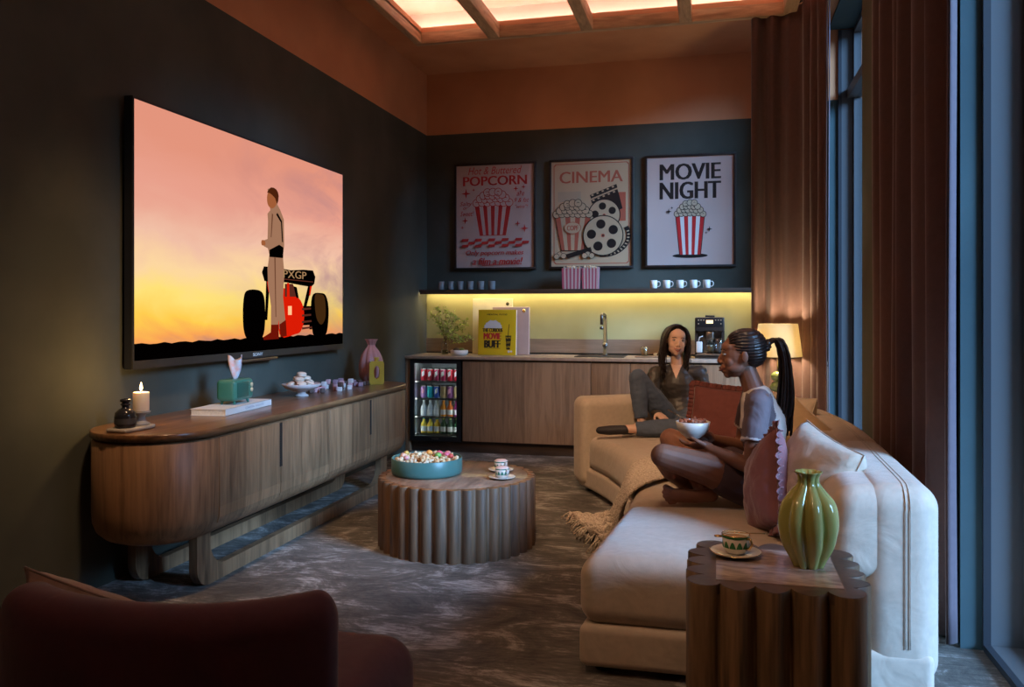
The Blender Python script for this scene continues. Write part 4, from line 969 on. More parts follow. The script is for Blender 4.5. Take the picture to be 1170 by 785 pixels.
for i, (x, y, z) in enumerate(sorted(spots, key=lambda q: q[1])):
    k = random.choice([0, 1, 1, 0, 3, 2]) if y < 5.66 else random.choice([2, 2, 3])
    if k in used: o = proto[k].copy(); COL.objects.link(o)
    else: o = proto[k]; used.add(k)
    o.location = (x, y, TZ+z+.0002); o.rotation_euler = (0, 0, random.uniform(0, .25) if z else random.uniform(0, .8))
    nm = ('pink marshmallow', 'white marshmallow', 'dark chocolate', 'mauve marshmallow')[k]
    tag(o, f'{nm} cube, {ORD[cnt[k]]} of its colour from the left beside the footed bowl', 'sweet', grps[k]); cnt[k] += 1
# yellow vase with hole, pink ribbed vase
r = thing('yellow_vase', 'small mustard yellow vase with an oval hole through its body', 'vase', (-2.50, 5.88, TZ), rz=-1.1)
b = MB(); nseg = 28
def ringvase():
    W, H, h0 = .062, .175, .0
    outer = []; inner = []
    for i in range(nseg):
        a = 2*PI*i/nseg; outer.append((max(-.055, min(.055, .075*math.cos(a)))*(1.0), .0875+max(-.0875, min(.0875, .115*math.sin(a))))); inner.append((.022*math.cos(a), .092+.05*math.sin(a)))
    for s_ in (-1, 1):
        d_ = .030*s_
        vo = [b.bm.verts.new((d_, p[0], p[1])) for p in outer]; vi = [b.bm.verts.new((d_, p[0], p[1])) for p in inner]
        if s_ < 0: A_, B_ = vo, vi
        else: C_, D_ = vo, vi
        for i in range(nseg):
            j = (i+1) % nseg; b.bm.faces.new([vo[i], vo[j], vi[j], vi[i]])
    for i in range(nseg):
        j = (i+1) % nseg; b.bm.faces.new([A_[i], A_[j], C_[j], C_[i]]); q = b.bm.faces.new([B_[i], B_[j], D_[j], D_[i]]); q.smooth = True
ringvase(); b.lathe([(.018, .172), (.016, .19), (.021, .205), (.015, .205), (.012, .19)], n=20)
b.build('vase_body', mat('mustard_glaze', (.52, .33, .04), rough=.3, var=.05), r)
r = thing('pink_vase', 'tall glossy pink ribbed vase at the right end of the sideboard', 'vase', (-2.62, 6.06, TZ))
b = MB()
def vprof(H, pts, n=26): return [(catmull([V((a, c, 0)) for a, c in pts], (len(pts)-1)*i/n).x, H*catmull([V((a, c, 0)) for a, c in pts], (len(pts)-1)*i/n).y) for i in range(n+1)]
b.lathe([(.001, .002)]+vprof(.335, [(.058, 0), (.085, .12), (.092, .32), (.085, .52), (.058, .72), (.030, .84), (.034, .93), (.052, 1.0)])+[(.046, .333), (.026, .285)], n=112, rf=lambda a, z: 1+.20*(abs(math.sin(4*(a+z*1.1)))-.6)*min(1, z*9+.3))
b.build('vase_body', mat('pink_glaze', (.58, .28, .27), rough=.25, var=.12, scale=9, coat=.3), r)

# ------------------------------------------------------------------ round coffee table
CTX, CTY, CTR, CTZ = -1.46, 4.615, .455, .39
r = thing('coffee_table', 'low round drum coffee table with a fluted walnut side', 'table', (CTX, CTY, 0))
def flute(a, nf=36, d=.055): return 1-d*(1-abs(math.sin(nf*a/2))**.8)
b = MB(); b.lathe([(CTR, .0), (CTR, CTZ-.006), (CTR-.004, CTZ-.001)], n=36*10, rf=lambda a, z: flute(a)); b.build('fluted_drum', M_WALD if False else wood('drum_walnut', (.045, .023, .012), (.20, .105, .052), grain=(9, 9, .6), rough=.62), r)
b = MB(); b.lathe([(CTR-.006, CTZ-.012), (CTR-.004, CTZ-.001), (CTR-.042, CTZ)], n=36*10, rf=lambda a, z: flute(a)); b.build('top_rim', wood('rim_walnut', (.12, .05, .02), (.34, .15, .06), grain=(4, 4, 4), rough=.3), r)
b = MB(); b.lathe([(.001, CTZ+.001), (CTR-.048, CTZ+.001), (CTR-.045, CTZ-.003)], n=96); b.build('top', wood('top_inlay', (.15, .085, .055), (.46, .29, .19), grain=(5, 1.2, 5), rough=.28, coat=.3), r)

def rtray(label, x, y, z):
    r = thing('round_tray', label, 'bowl', (x, y, z))
    b = MB(); b.lathe([(.001, .001), (.190, 0), (.203, .006), (.206, .02), (.206, .092), (.203, .096), (.199, .092), (.198, .018), (.19, .010), (.001, .010)], n=64); b.build('bowl_body', mat('teal_lacquer', (.065, .155, .135), rough=.35, var=.04), r)
    return r
rtray('low round teal bowl filled with popcorn and coloured sweets on the coffee table', -1.64, 4.60, CTZ+.0015)
random.seed(2); b = MB()
for _ in range(420):
    a = random.uniform(0, 2*PI); q = .18*math.sqrt(random.random()); b.ell((q*math.cos(a), q*math.sin(a), .07+random.uniform(-.02, .022)+.01*(1-q/.2)), random.uniform(.008, .014), n=7, m=5, jag=.25, mi=random.choice([0, 0, 0, 1, 2]))
b.lathe([(.001, .012), (.19, .012), (.19, .062), (.001, .07)], n=30)
o = b.build('popcorn', [M_POP, mat('caramel_corn', (.45, .22, .08), rough=.6), mat('pale_corn', (.70, .54, .36), rough=.8)]); o.location = (-1.64, 4.60, CTZ+.0015); tag(o, 'heap of mixed popcorn filling the round teal bowl', 'popcorn', kind='stuff')
sw = [((-.02, .10), 'orange', (.85, .35, .08)), ((.045, .09), 'pink', (.75, .13, .20)), ((.10, .06), 'pink', (.70, .15, .22)), ((.06, .03), 'green', (.20, .42, .10)), ((-.14, -.02), 'peach', (.8, .42, .28)), ((-.09, -.10), 'rose', (.7, .30, .28)), ((.14, .02), 'red', (.6, .08, .06)), ((-.06, .03), 'cream', (.8, .65, .4)), ((.0, -.06), 'apricot', (.75, .4, .2)), ((-.15, .06), 'amber', (.75, .45, .12)), ((.09, .12), 'coral', (.75, .25, .2))]
for i, ((dx, dy), cn, c) in enumerate(sw):
    b = MB(); k = 1 if i < 4 else .8; b.ell((0, 0, 0), (.021*k, .021*k, .017*k), n=10, m=7, jag=.12); o = b.build('wrapped_sweet', mat(f'sweet_{cn}', c, rough=.3, var=.2, scale=60)); o.location = (-1.64+dx, 4.60+dy, CTZ+.103)
    tag(o, f'{cn} sweet lying on the popcorn in the teal bowl, ' + ['at the back left', 'at the back middle', 'at the right back', 'front of the pink ones', 'at the far left rim', 'at the front left', 'at the far right rim', 'left of the middle', 'near the front middle', 'at the left rear rim', 'at the rear rim'][i], 'sweet')

def scallop_cup(label, x, y, z, s=1, fill='latte', spoon=False, green=(.04, .20, .14), gold=True):
    su = thing('saucer', 'white saucer under the ' + label.split(' cup ')[0].replace('coffee', '') + ' cup ' + ('on the side table' if gold else 'nearer the camera' if 'nearer' in label else 'farther back'), 'saucer', (x, y, z))
    b = MB(); b.lathe([(.001, .002), (.035*s, 0), (.045*s, .003), (.080*s, .012), (.0815*s, .0145), (.078*s, .015), (.045*s, .007), (.001, .006)], n=44); b.build('saucer_body', M_WHITEC, su)
    if gold: b = MB(); b.lathe([(.0785*s, .0146), (.0805*s, .0157), (.0820*s, .0142)], n=44); b.build('gold_rim', M_GOLD, su)
    r = thing('coffee_cup', label, 'cup', (x, y, z+.0072), rz=0)
    b = MB(); b.lathe([(.001, 0), (.026*s, 0), (.031*s, .004), (.041*s, .020*s), (.044*s, .06*s), (.0415*s, .06*s), (.038*s, .022*s), (.001, .008)], n=40); b.build('cup_body', M_WHITEC, r)
    g = mat('cup_green', green, rough=.3, var=0)
    b = MB(); n = 12
    for k in range(n):
        pts = []
        for i in range(9):
            a = 2*PI*(k+.5+ (i/8-.5)*.92)/n; zz = (.022+.020*math.sin(PI*i/8))*s
            R = ((.041+(.003)*min(1, (zz/s-.02)/.04))*s)+.0006
            pts.append((a, zz, R))
        top = [V((R*math.cos(a), R*math.sin(a), zz)) for a, zz, R in pts]; R0 = (.0412*s)+.0006; bot = [V((R0*math.cos(a), R0*math.sin(a), .0205*s)) for a, zz, R in pts]
        for i in range(8): b.add([bot[i], bot[i+1], top[i+1], top[i]], [(0, 1, 2, 3)])
    b.lathe([(.0442*s, .052*s), (.0447*s, .058*s)], n=40); b.build('scallop_pattern', g, r, fix=False)
    if gold: b = MB(); b.lathe([(.0446*s, .0575*s), (.0448*s, .0607*s), (.0412*s, .0607*s)], n=40); b.build('gold_rim', M_GOLD, r)
    b = MB(); b.tube([(.040*s, 0, .052*s), (.058*s, 0, .054*s), (.064*s, 0, .040*s), (.054*s, 0, .024*s), (.038*s, 0, .020*s)], .0042*s, n=8); h = b.build('handle', M_GOLD if gold else M_WHITEC, r); h.rotation_euler = (0, 0, -.7)
    b = MB()
    if fill == 'foam': b.lathe([(.001, .070*s), (.030*s, .068*s), (.041*s, .060*s), (.041*s, .05*s), (.001, .05*s)][::-1], n=30); b.build('milk_foam', mat('pink_foam', (.72, .52, .46), rough=.8), r)
    else: b.lathe([(.001, .050*s), (.0400*s, .050*s)], n=30); b.build('coffee', mat('coffee_surface', (.30, .15, .06), rough=.25, col2=(.55, .35, .2), scale=18), r)
    return r
scallop_cup('green and white scalloped cup nearer the camera on the coffee table', -1.172, 4.545, CTZ+.0015, .92, 'foam', gold=False)
scallop_cup('green and white scalloped cup farther back on the coffee table', -1.235, 4.76, CTZ+.0015, .92, 'foam', gold=False)

# ------------------------------------------------------------------ square side table
STX, STY, STZ = .172, 2.675, .55
r = thing('side_table', 'square fluted walnut side table in front of the near end of the sofa', 'side table', (STX, STY, 0))
H = .206
def sq(n=16*14, d=.055, off=0):
    pts = []; R = .045; h = H-off; side = 2*(h-R); arc = PI/2*R; per = 4*(side+arc); nb = 16
    for i in range(n):
        s_ = per*i/n; q = s_ % (side+arc); k = int(s_//(side+arc)); 
        if q < side: p = V((-h+R+q, -h)); nn = V((0, -1))
        else: a = (q-side)/R; p = V((h-R+R*math.sin(a), -h+R-R*math.cos(a))); nn = V((math.sin(a), -math.cos(a)))
        bul = abs(math.sin(PI*(nb*(s_+.0)/per)))**.7
        v_ = p+nn*d*bul; c, s2 = math.cos(k*PI/2), math.sin(k*PI/2); pts.append((v_.x*c-v_.y*s2, v_.x*s2+v_.y*c))
    return pts
b = MB(); b.rings([[V((x, y, z)) for x, y in sq()] for z in (0, STZ-.004)] + [[V((x*.992, y*.992, STZ-.001)) for x, y in sq()]], cap=False); b.build('fluted_body', wood('side_walnut', (.06, .036, .020), (.29, .175, .09), grain=(9, 9, .6)), r)
b = MB(); b.prism([(x*.990, y*.990) for x, y in sq()], STZ-.03, STZ); b.build('top_rim', wood('side_rim', (.06, .035, .025), (.14, .085, .06), grain=(4, 4, 4), rough=.35), r)
b = MB(); b.box((-.172, -.178, STZ-.002), (.18, .178, STZ+.0012)); b.build('top_inlay', M_WALB, r)
c = scallop_cup('gold-rimmed green scalloped cup with spoon on the side table', .062, 2.765, STZ+.0015, 1.0, 'latte', green=(.03, .17, .05))
sp = thing('gold_spoon', 'slim gold teaspoon resting across the rim of the coffee cup', 'spoon', (.062, 2.765, STZ+.07), rz=-.05)
b = MB(); b.tube([(-.045, 0, -.006), (-.02, 0, .0028), (.03, 0, .0035), (.09, 0, .006)], [.0022, .0022, .0026, .0036], n=8, flat=.5); b.build('spoon_stem', M_GOLD, sp)
b = MB(); b.ell((-.055, 0, -.012), (.014, .009, .004), n=14, m=8); b.build('spoon_bowl', M_GOLD, sp)
r = thing('green_vase', 'large glossy green ribbed vase standing on the square side table', 'vase', (.276, 2.70, STZ+.0015), rz=.3)
b = MB()
prof = vprof(.290, [(.040, 0), (.048, .07), (.071, .25), (.080, .45), (.071, .66), (.045, .80), (.031, .88), (.032, .95), (.041, 1.0)], 40)
b.lathe([(.001, .003)]+prof+[(.037, .2905), (.027, .28), (.025, .26), (.001, .25)], n=8*18, rf=lambda a, z: 1+(.34 if z < .21 else .34-.20*(z-.21)/.08)*(abs(math.cos(4*(a+.5*math.sin(z*9)*.25)))**.75-.55))
b.build('vase_body', mat('green_glaze', (.36, .35, .11), rough=.16, var=.10, scale=6, coat=.6), r)

# ------------------------------------------------------------------ sofa
FRONT = [(-.49, 3.02), (-.45, 3.5), (-.41, 4.0), (-.42, 4.5), (-.50, 5.05), (-.72, 5.70), (-1.02, 6.24)]
BACK = [(.735, 3.02), (.745, 3.6), (.755, 4.2), (.745, 4.8), (.64, 5.5), (.36, 6.25), (-.05, 6.90)]
def FB(s, t):
    """s along 0..1, t across 0 front .. 1 back"""
    k = max(0, min(1, s))*6; a = catmull([V((*p, 0)) for p in FRONT], k); c = catmull([V((*p, 0)) for p in BACK], k)
    d = (c-a); return a + d*t, d.length
def sofa_map(s0, s1, t0, t1, z0, z1, hx, hy, hz, lean=0, inset=True):
    def f(p):
        s = s0+(s1-s0)*(p.y/hy*.5+.5); t = t0+(t1-t0)*(p.x/hx*.5+.5); z = z0+(z1-z0)*(p.z/hz*.5+.5)
        q, L = FB(s, t); e, _ = FB(s, 1); a, _ = FB(s, 0); u = (e-a).normalized()
        q = q + u*lean*(z-z0)/(z1-z0); q.z = z; return q
    return f
SO = (.15, 4.6, 0)
sofa = thing('corner_sofa', 'large curved oatmeal linen sofa with low rounded back and deep seats', 'sofa', SO)
def SOL(o): o.location = (-SO[0], -SO[1], 0); return o
def piece(name, s0, s1, t0, t1, z0, z1, r, m=F_SOFA, lean=0, puff=None, inner=(8, 14, 3), parent=None):
    qa, L = FB((s0+s1)/2, 0); ln = sum((FB(s0+(s1-s0)*(i+1)/8, (t0+t1)/2)[0]-FB(s0+(s1-s0)*i/8, (t0+t1)/2)[0]).length for i in range(8))
    hx, hy, hz = L*(t1-t0)/2, ln/2, (z1-z0)/2
    b = MB(); b.rbox((0, 0, 0), (hx, hy, hz), r, seg=5, inner=inner, f=sofa_map(s0, s1, t0, t1, z0, z1, hx, hy, hz, lean), puff=puff); return SOL(b.build(name, m, sofa))
def puff(k):
    def g(p, t):
        e = (1-t.x**2)*(1-t.y**2); q = V(p); 
        if t.z > 0: q.z += k*max(0, e)
        return q
    return g
piece('base', .0, 1.0, .0, .98, .03, .185, .03, inner=(6, 30, 1))
b = MB()
for (s, t) in ((.03, .06), (.03, .93), (.5, .06), (.5, .93), (.97, .06), (.97, .93)):
    q, _ = FB(s, t); b.lathe([(.03, 0), (.03, .035)], c=(q.x, q.y, 0), n=14, cap=True)
SOL(b.build('feet', M_BLACKM, sofa))
cuts = [0.0, .315, .66, .945]
for a, c in zip(cuts, cuts[1:]): piece('seat_cushion', a+.001, c-.001, -.005, .80, .175, .425, .075, puff=puff(.028))
bc = [0.0, .32, .66, .999]
for a, c in zip(bc, bc[1:]): piece('backrest', a+.001, c-.001, .79, 1.0, .06, .745, .085, lean=.0, inner=(2, 14, 8))
# inner back pad: soft lobe standing on the seat against the back
for a, c in zip(bc, bc[1:]): piece('back_pad', a+.003, c-.004, .70, .90, .40, .735, .075, lean=.03, inner=(2, 14, 6), puff=lambda p, t: V((p.x-.025*(1-t.y**2)*(1-t.z**2) if t.x < 0 else p.x, p.y, p.z)))
# end arm at the far end
piece('armrest', .945, 1.012, -.03, .99, .05, .70, .07, inner=(12, 1, 8))
def seam(pts, r_=.0035): b = MB(); b.tube(pts, r_, n=6); SOL(b.build('piping', F_SOFAP, sofa))
def SP(s, t, z, dx=0, dy=0): q, _ = FB(s, t); return V((q.x+dx, q.y+dy, z))
for off in (.0, .014):
    seam([SP(0, .905+off/1.2, z, 0, 0) for z in [.20+.046*i for i in range(11)]] + [SP(0, .905+off/1.2, .66+.085*math.sin(a_), 0, .085*(1-math.cos(a_))) for a_ in (.3, .6, .9, 1.2, 1.5)] + [SP(s_/40, .905+off/1.2, .7450) for s_ in range(2, 38)], .0018)


# pillows
def pillow(name, label, cat, loc, rot, w_, h_, t_, m, ruffle=None, rm=None, seamm=None, squash=1, group=None):
    r = thing(name, label, cat, loc, group=group); r.rotation_euler = rot
    b = MB(); random.seed(int(abs(loc[0]*100))+int(loc[1]*10))
    sd = random.uniform(0, 50)
    def f(sgn):
        def g(u, v):
            x, y = 2*u-1, 2*v-1
            e = (max(0, 1-x*x)**.5)*(max(0, 1-y*y)**.5)
            th = t_/2*(e**.75)
            px = w_/2*x*(1-.07*(y*y)*(1-0)); px = w_/2*x*(1-.06*(1-y*y)**1); py = h_/2*y*(1-.06*(1-x*x))
            nz = noise.noise(V((x*2.2+sd, y*2.2, sgn*3)))*.016*e + noise.noise(V((x*6+sd, y*6, sgn*3)))*.006*(e**.5)
            return V((px, sgn*(th+nz+.0008), py))
        return g
    b.grid(26, 26, f(1)); b.grid(26, 26, f(-1)); b.build('cover', m, r, doubles=.003)
    if ruffle:
        b = MB()
        P = []
        n = 400
        for i in range(n+1):
            s_ = 4*i/n; k = int(s_) % 4; q = 2*(s_-int(s_))-1 if s_ < 4 else -1
            P.append([(q, -1), (1, q), (-q, 1), (-1, -q)][k])
        def g(u, v):
            i = min(int(u*n), n); x, y = P[i]
            px = w_/2*x*(1-.06*(1-y*y)); py = h_/2*y*(1-.06*(1-x*x)); d = V((x, 0, y)); d = V((x if abs(x) > .985 else 0, 0, y if abs(y) > .985 else 0)).normalized()
            wv = math.sin(i*.85)*.012*v+math.sin(i*.33)*.006*v
            return V((px, wv, py)) + d*(ruffle*v) + V((-d.z, 0, d.x))*math.sin(i*.85+1.2)*.006*v
        b.grid(n, 4, g); o = b.build('ruffle', rm or m, r, fix=False); mm = o.modifiers.new('t', 'SOLIDIFY'); mm.thickness = .003
    if seamm:
        b = MB(); pts = []
        for i in range(81):
            s_ = 4*i/80; k = int(s_) % 4; q = 2*(s_-int(s_))-1 if s_ < 4 else -1; x, y = [(q, -1), (1, q), (-q, 1), (-1, -q)][k]
            pts.append(V((w_/2*x*(1-.06*(1-y*y)), 0, h_/2*y*(1-.06*(1-x*x)))))
        b.tube(pts, .0035, n=6); b.build('piping', seamm, r)
    return r
D = math.radians
pillow('scatter_pillow', 'dusty mauve pillow with a ruffled edge standing behind the seated woman in the raglan tee', 'pillow', (.205, 3.60, .605), (D(-6), D(-27), D(-78)), .38, .39, .17, F_MAUVE, ruffle=.035)
pillow('scatter_pillow', 'big cream pillow with piped seams leaning on the near sofa back', 'pillow', (.375, 3.53, .625), (D(-19), D(10), D(-68)), .44, .45, .26, F_PILC, seamm=F_SOFAP)
pillow('scatter_pillow', 'tan cotton pillow leaning on the sofa back behind the long braids', 'pillow', (.425, 4.60, .60), (D(-14), D(22), D(-60)), .44, .44, .20, F_PILT, seamm=F_SOFAP)
pillow('scatter_pillow', 'pale cream pillow farthest back against the sofa corner', 'pillow', (.40, 5.12, .63), (D(-14), D(0), D(-62)), .44, .44, .18, F_PILC, seamm=F_SOFAP)
pillow('scatter_pillow', 'burgundy ruffled pillow standing between the two seated women', 'pillow', (.03, 5.92, .62), (D(-16), D(4), D(-14)), .42, .38, .17, F_BURG, ruffle=.035)

# knitted throw over the front edge
r = thing('knitted_throw', 'cream chunky knitted throw sliding off the sofa front onto the carpet', 'throw', (-.55, 4.8, 0))
TH = [[(-.02, 4.62, .464), (-.10, 5.25, .464)], [(-.22, 4.45, .464), (-.28, 5.15, .464)], [(-.34, 4.28, .452), (-.42, 5.02, .452)], [(-.405, 4.18, .418), (-.475, 4.95, .42)], [(-.435, 4.18, .35), (-.51, 4.95, .34)], [(-.45, 4.22, .27), (-.55, 4.98, .24)], [(-.465, 4.28, .20), (-.60, 5.04, .13)], [(-.48, 4.34, .15), (-.68, 5.12, .05)], [(-.51, 4.40, .11), (-.79, 5.22, .02)], [(-.54, 4.44, .07), (-.90, 5.30, .018)]]
b = MB()
def thf(u, v):
    k = v*(len(TH)-1); a = catmull([p[0] for p in TH], k); c = catmull([p[1] for p in TH], k); p = a.lerp(c, u)
    amp = .005+.026*min(1, max(0, v-.3)*2)
    fold = math.sin(u*24+1.5*math.sin(v*4))*amp + math.sin(u*47+2*v)*amp*.35
    out = V((-.85, -.35, .0)) if v < .85 else V((0, 0, 1))
    top = v < .25
    q = p + (V((0, 0, 1))*(abs(fold)*.6) if top else (V((-.9, -.25, .25))*(fold*.5+amp*.75)))
    if v > .72: q.z = max(.014, p.z + abs(fold)*.9 + .02*noise.noise(q*14)); q += V((noise.noise(q*9)*.05, noise.noise(q*9+V((5, 3, 1)))*.05, 0))*(v-.72)*3
    q += V((0, 0, .006*noise.noise(q*30)))
    return q - V((-.55, 4.8, 0))
b.grid(120, 130, thf)
def knit():
    m, nt, bs = node_mat('chunky_knit'); N = nt.nodes; L = nt.links
    tc = N.new('ShaderNodeTexCoord'); vo = N.new('ShaderNodeTexVoronoi'); vo.inputs['Scale'].default_value = 95; L.new(tc.outputs['Object'], vo.inputs['Vector'])
    r = N.new('ShaderNodeValToRGB'); L.new(vo.outputs['Distance'], r.inputs[0]); r.color_ramp.elements[0].color = (.88, .78, .67, 1); r.color_ramp.elements[1].color = (.50, .40, .31, 1); r.color_ramp.elements[1].position = .75
    L.new(r.outputs[0], bs.inputs['Base Color']); bs.inputs['Roughness'].default_value = .95
    bp = N.new('ShaderNodeBump'); bp.invert = True; bp.inputs['Strength'].default_value = .9; bp.inputs['Distance'].default_value = .008; L.new(vo.outputs['Distance'], bp.inputs['Height']); L.new(bp.outputs[0], bs.inputs['Normal'])
    return m
KN = knit(); o = b.build('knit_cloth', KN, r, fix=False); mm = o.modifiers.new('t', 'SOLIDIFY'); mm.thickness = .010; mm.offset = 1
b = MB(); random.seed(8)
for i in range(60):
    p = thf(i/59, 1.0); q = p+V((random.uniform(-.07, -.02), random.uniform(-.04, .03), 0)); q.z = .008; b.tube([p, p.lerp(q, .5)+V((0, 0, .006)), q], .0035, n=5)
b.build('fringe', KN, r)

# ------------------------------------------------------------------ lamp on its table behind the sofa
lx, ly = .464, 6.70
r = thing('lamp_table', 'small round dark table standing behind the sofa corner under the lamp', 'table', (lx, ly, 0))
b = MB(); b.lathe([(.001, .48), (.15, .48), (.155, .485), (.155, .497), (.15, .50), (.001, .50)], n=36); b.build('top', M_WALD, r)
b = MB(); b.lathe([(.02, .015), (.02, .48)], n=16); b.build('column', M_WALD, r)
b = MB(); b.lathe([(.001, 0), (.12, 0), (.12, .012), (.02, .02)], n=32); b.build('foot', M_WALD, r)
r = thing('table_lamp', 'glowing table lamp with cream shade and stacked green ball base by the curtain', 'lamp', (lx, ly, .5005))
G_L = mat('olive_glaze', (.14, .17, .05), rough=.2, var=.05, coat=.4)
b = MB(); b.lathe([(.001, 0), (.075, 0), (.075, .015), (.03, .022)], n=28); b.build('foot', G_L, r)
z = .02
b = MB()
prof = []
for R in (.066, .062, .057, .052):
    for i in range(9):
        a = -PI/2+.35+(PI-.7)*i/8; prof.append((R*math.cos(a)+.004, z+R*.78*(1+math.sin(a))))
    z += R*1.5
b.lathe(prof, n=32); b.build('ball_stack', G_L, r)
b = MB(); b.tube([(0, 0, z), (0, 0, .62)], .008, n=10); b.build('stem', M_GOLD, r)
b = MB(); b.lathe([(.178, .492), (.146, .742), (.1445, .742), (.1765, .492)], n=48)
sm = bpy.data.materials.new('linen_shade'); sm.use_nodes = True; nt = sm.node_tree; nt.nodes.clear(); N = nt.nodes; L = nt.links
df = N.new('ShaderNodeBsdfDiffuse'); df.inputs[0].default_value = (.85, .72, .45, 1); tr = N.new('ShaderNodeBsdfTranslucent'); tr.inputs[0].default_value = (.95, .86, .62, 1); mx = N.new('ShaderNodeMixShader'); mx.inputs[0].default_value = .6; oo = N.new('ShaderNodeOutputMaterial')
L.new(df.outputs[0], mx.inputs[1]); L.new(tr.outputs[0], mx.inputs[2]); L.new(mx.outputs[0], oo.inputs[0])
b.build('lamp_shade', sm, r)
b = MB(); b.ell((0, 0, .63), .03, n=14, m=10); b.build('bulb', emis('bulb', (1, .72, .36), 60), r)
add_light('lamp_bulb', 'POINT', (lx, ly, .5005+.63), 42, (1, .82, .54), shadow_soft_size=.04)

# ------------------------------------------------------------------ armchair in the foreground
AC = V((-1.135, 2.0, 0))
r = thing('armchair', 'plum velvet armchair seen from behind in the left foreground', 'armchair', AC)
b = MB(); R0 = .585; A = 1.20
def acf(p):
    a = p.y/ .7 * A * .5*2 ; a = p.y/.62*.72 + .0
    th = -PI/2 + .05 + a; Rr = R0 + p.x - .0*p.z
    dz = (.022*(p.y/.62)**2 - .035*max(0, -p.y/.575)**2)*(p.z > .0)
    return V((Rr*math.cos(th), Rr*math.sin(th), .44+p.z+dz*.8))
b.rbox((0, 0, 0), (.058, .575, .315), .055, seg=5, inner=(1, 26, 6), f=acf); b.build('backrest', F_CHAIR, r)
b = MB(); b.rbox((0, 0, .30), (.29, .33, .125), .09, seg=6, inner=5, f=lambda p: V((p.x+.03, p.y-.08, p.z))); b.build('seat', F_CHAIR, r)
b = MB(); b.rbox((0, 0, .12), (.28, .28, .06), .04, seg=3, inner=3, f=lambda p: V((p.x+.01, p.y-.08, p.z))); b.build('seat_base', F_CHAIR, r)
for sx_ in (-.2, .22):
    for sy_ in (-.28, .12):
        b = MB(); b.tube([(sx_, sy_, .07), (sx_, sy_, 0)], [.022, .016], n=12); b.build('leg', M_BLACKM, r)
pillow('scatter_pillow', 'beige crumpled pillow lying inside the plum armchair', 'pillow', (-1.37, 1.655, .53), (D(14), D(8), D(-6)), .48, .34, .13, F_PILC, seamm=F_SOFAP)
# ------------------------------------------------------------------ people
def to_frame(z):
    z = z.normalized(); x = z.orthogonal().normalized(); return x, z.cross(x)
class Flesh:
    """closed shapes that are fused by a voxel remesh into one continuous skin"""
    def __init__(s): s.b = MB(); s.extra = MB(); s.has = False
    def cap(s, p0, r0, p1, r1, sq=None, flat=False, n=16):
        p0, p1 = V(p0), V(p1); d = p1-p0; x, y = to_frame(d); z = d.normalized()
        if sq is not None:   # sq = (axis vector, factor): flatten the section along the axis
            ax = V(sq[0]); y = (ax - z*ax.dot(z)).normalized(); x = y.cross(z)
        rr = []
        def ring(c, r): rr.append([c + x*math.cos(2*PI*i/n)*r + y*math.sin(2*PI*i/n)*r*(sq[1] if sq is not None else 1) for i in range(n)])
        m = 5
        if flat: ring(p0, r0*.3)
        else:
            for k in range(m): a = PI/2*(1-k/m); ring(p0 - z*r0*math.sin(a), max(r0*math.cos(a), r0*.05))
        ring(p0, r0); ring(p1, r1)
        if flat: ring(p1, r1*.3)
        else:
            for k in range(1, m+1): a = PI/2*k/m; ring(p1 + z*r1*math.sin(a), max(r1*math.cos(a), r1*.05))
        s.b.rings(rr, cap=True)
    def chain(s, pts, **k):
        for (p0, r0), (p1, r1) in zip(pts, pts[1:]): s.cap(p0, r0, p1, r1, **k)
    def ell(s, c, r, M=None): s.b.ell(c, r, n=20, m=14, M=M)
    def fuse(s, voxel, smooth, it):
        bmesh.ops.recalc_face_normals(s.b.bm, faces=s.b.bm.faces)
        me = bpy.data.meshes.new('tmp'); s.b.bm.to_mesh(me); s.b.bm.free()
        o = bpy.data.objects.new('tmp', me); COL.objects.link(o)
        m = o.modifiers.new('r', 'REMESH'); m.mode = 'VOXEL'; m.voxel_size = voxel; m.use_smooth_shade = True
        m = o.modifiers.new('s', 'SMOOTH'); m.factor = smooth; m.iterations = it
        dg = bpy.context.evaluated_depsgraph_get(); out = bpy.data.meshes.new_from_object(o.evaluated_get(dg))
        bpy.data.objects.remove(o); bpy.data.meshes.remove(me)
        for p in out.polygons: p.use_smooth = True
        return out
    def build(s, name, mats, parent, voxel=.005, smooth=.5, it=4, pick=None, origin=(0, 0, 0), extra=None, disp=None):
        me = s.fuse(voxel, smooth, it); O = V(origin)
        if disp:
            me.update(); ns = [v.normal.copy() for v in me.vertices]
            for v, nn in zip(me.vertices, ns): v.co += nn*disp(v.co)
        idx = [pick(p.center) for p in me.polygons] if pick else None
        bm = bmesh.new(); bm.from_mesh(me); bpy.data.meshes.remove(me); bm.faces.ensure_lookup_table()
        if idx:
            for f, i in zip(bm.faces, idx): f.material_index = i
        else:
            for f in bm.faces: f.material_index = 0
        if extra:
            t = bpy.data.meshes.new('x'); bmesh.ops.recalc_face_normals(extra.bm, faces=extra.bm.faces); extra.bm.to_mesh(t); extra.bm.free(); bm.from_mesh(t); bpy.data.meshes.remove(t)
        for v in bm.verts: v.co -= O
        me = bpy.data.meshes.new(name); bm.to_mesh(me); bm.free()
        for m in (mats if isinstance(mats, (list, tuple)) else [mats]): me.materials.append(m)
        o = bpy.data.objects.new(name, me); COL.objects.link(o); o.parent = parent
        return o

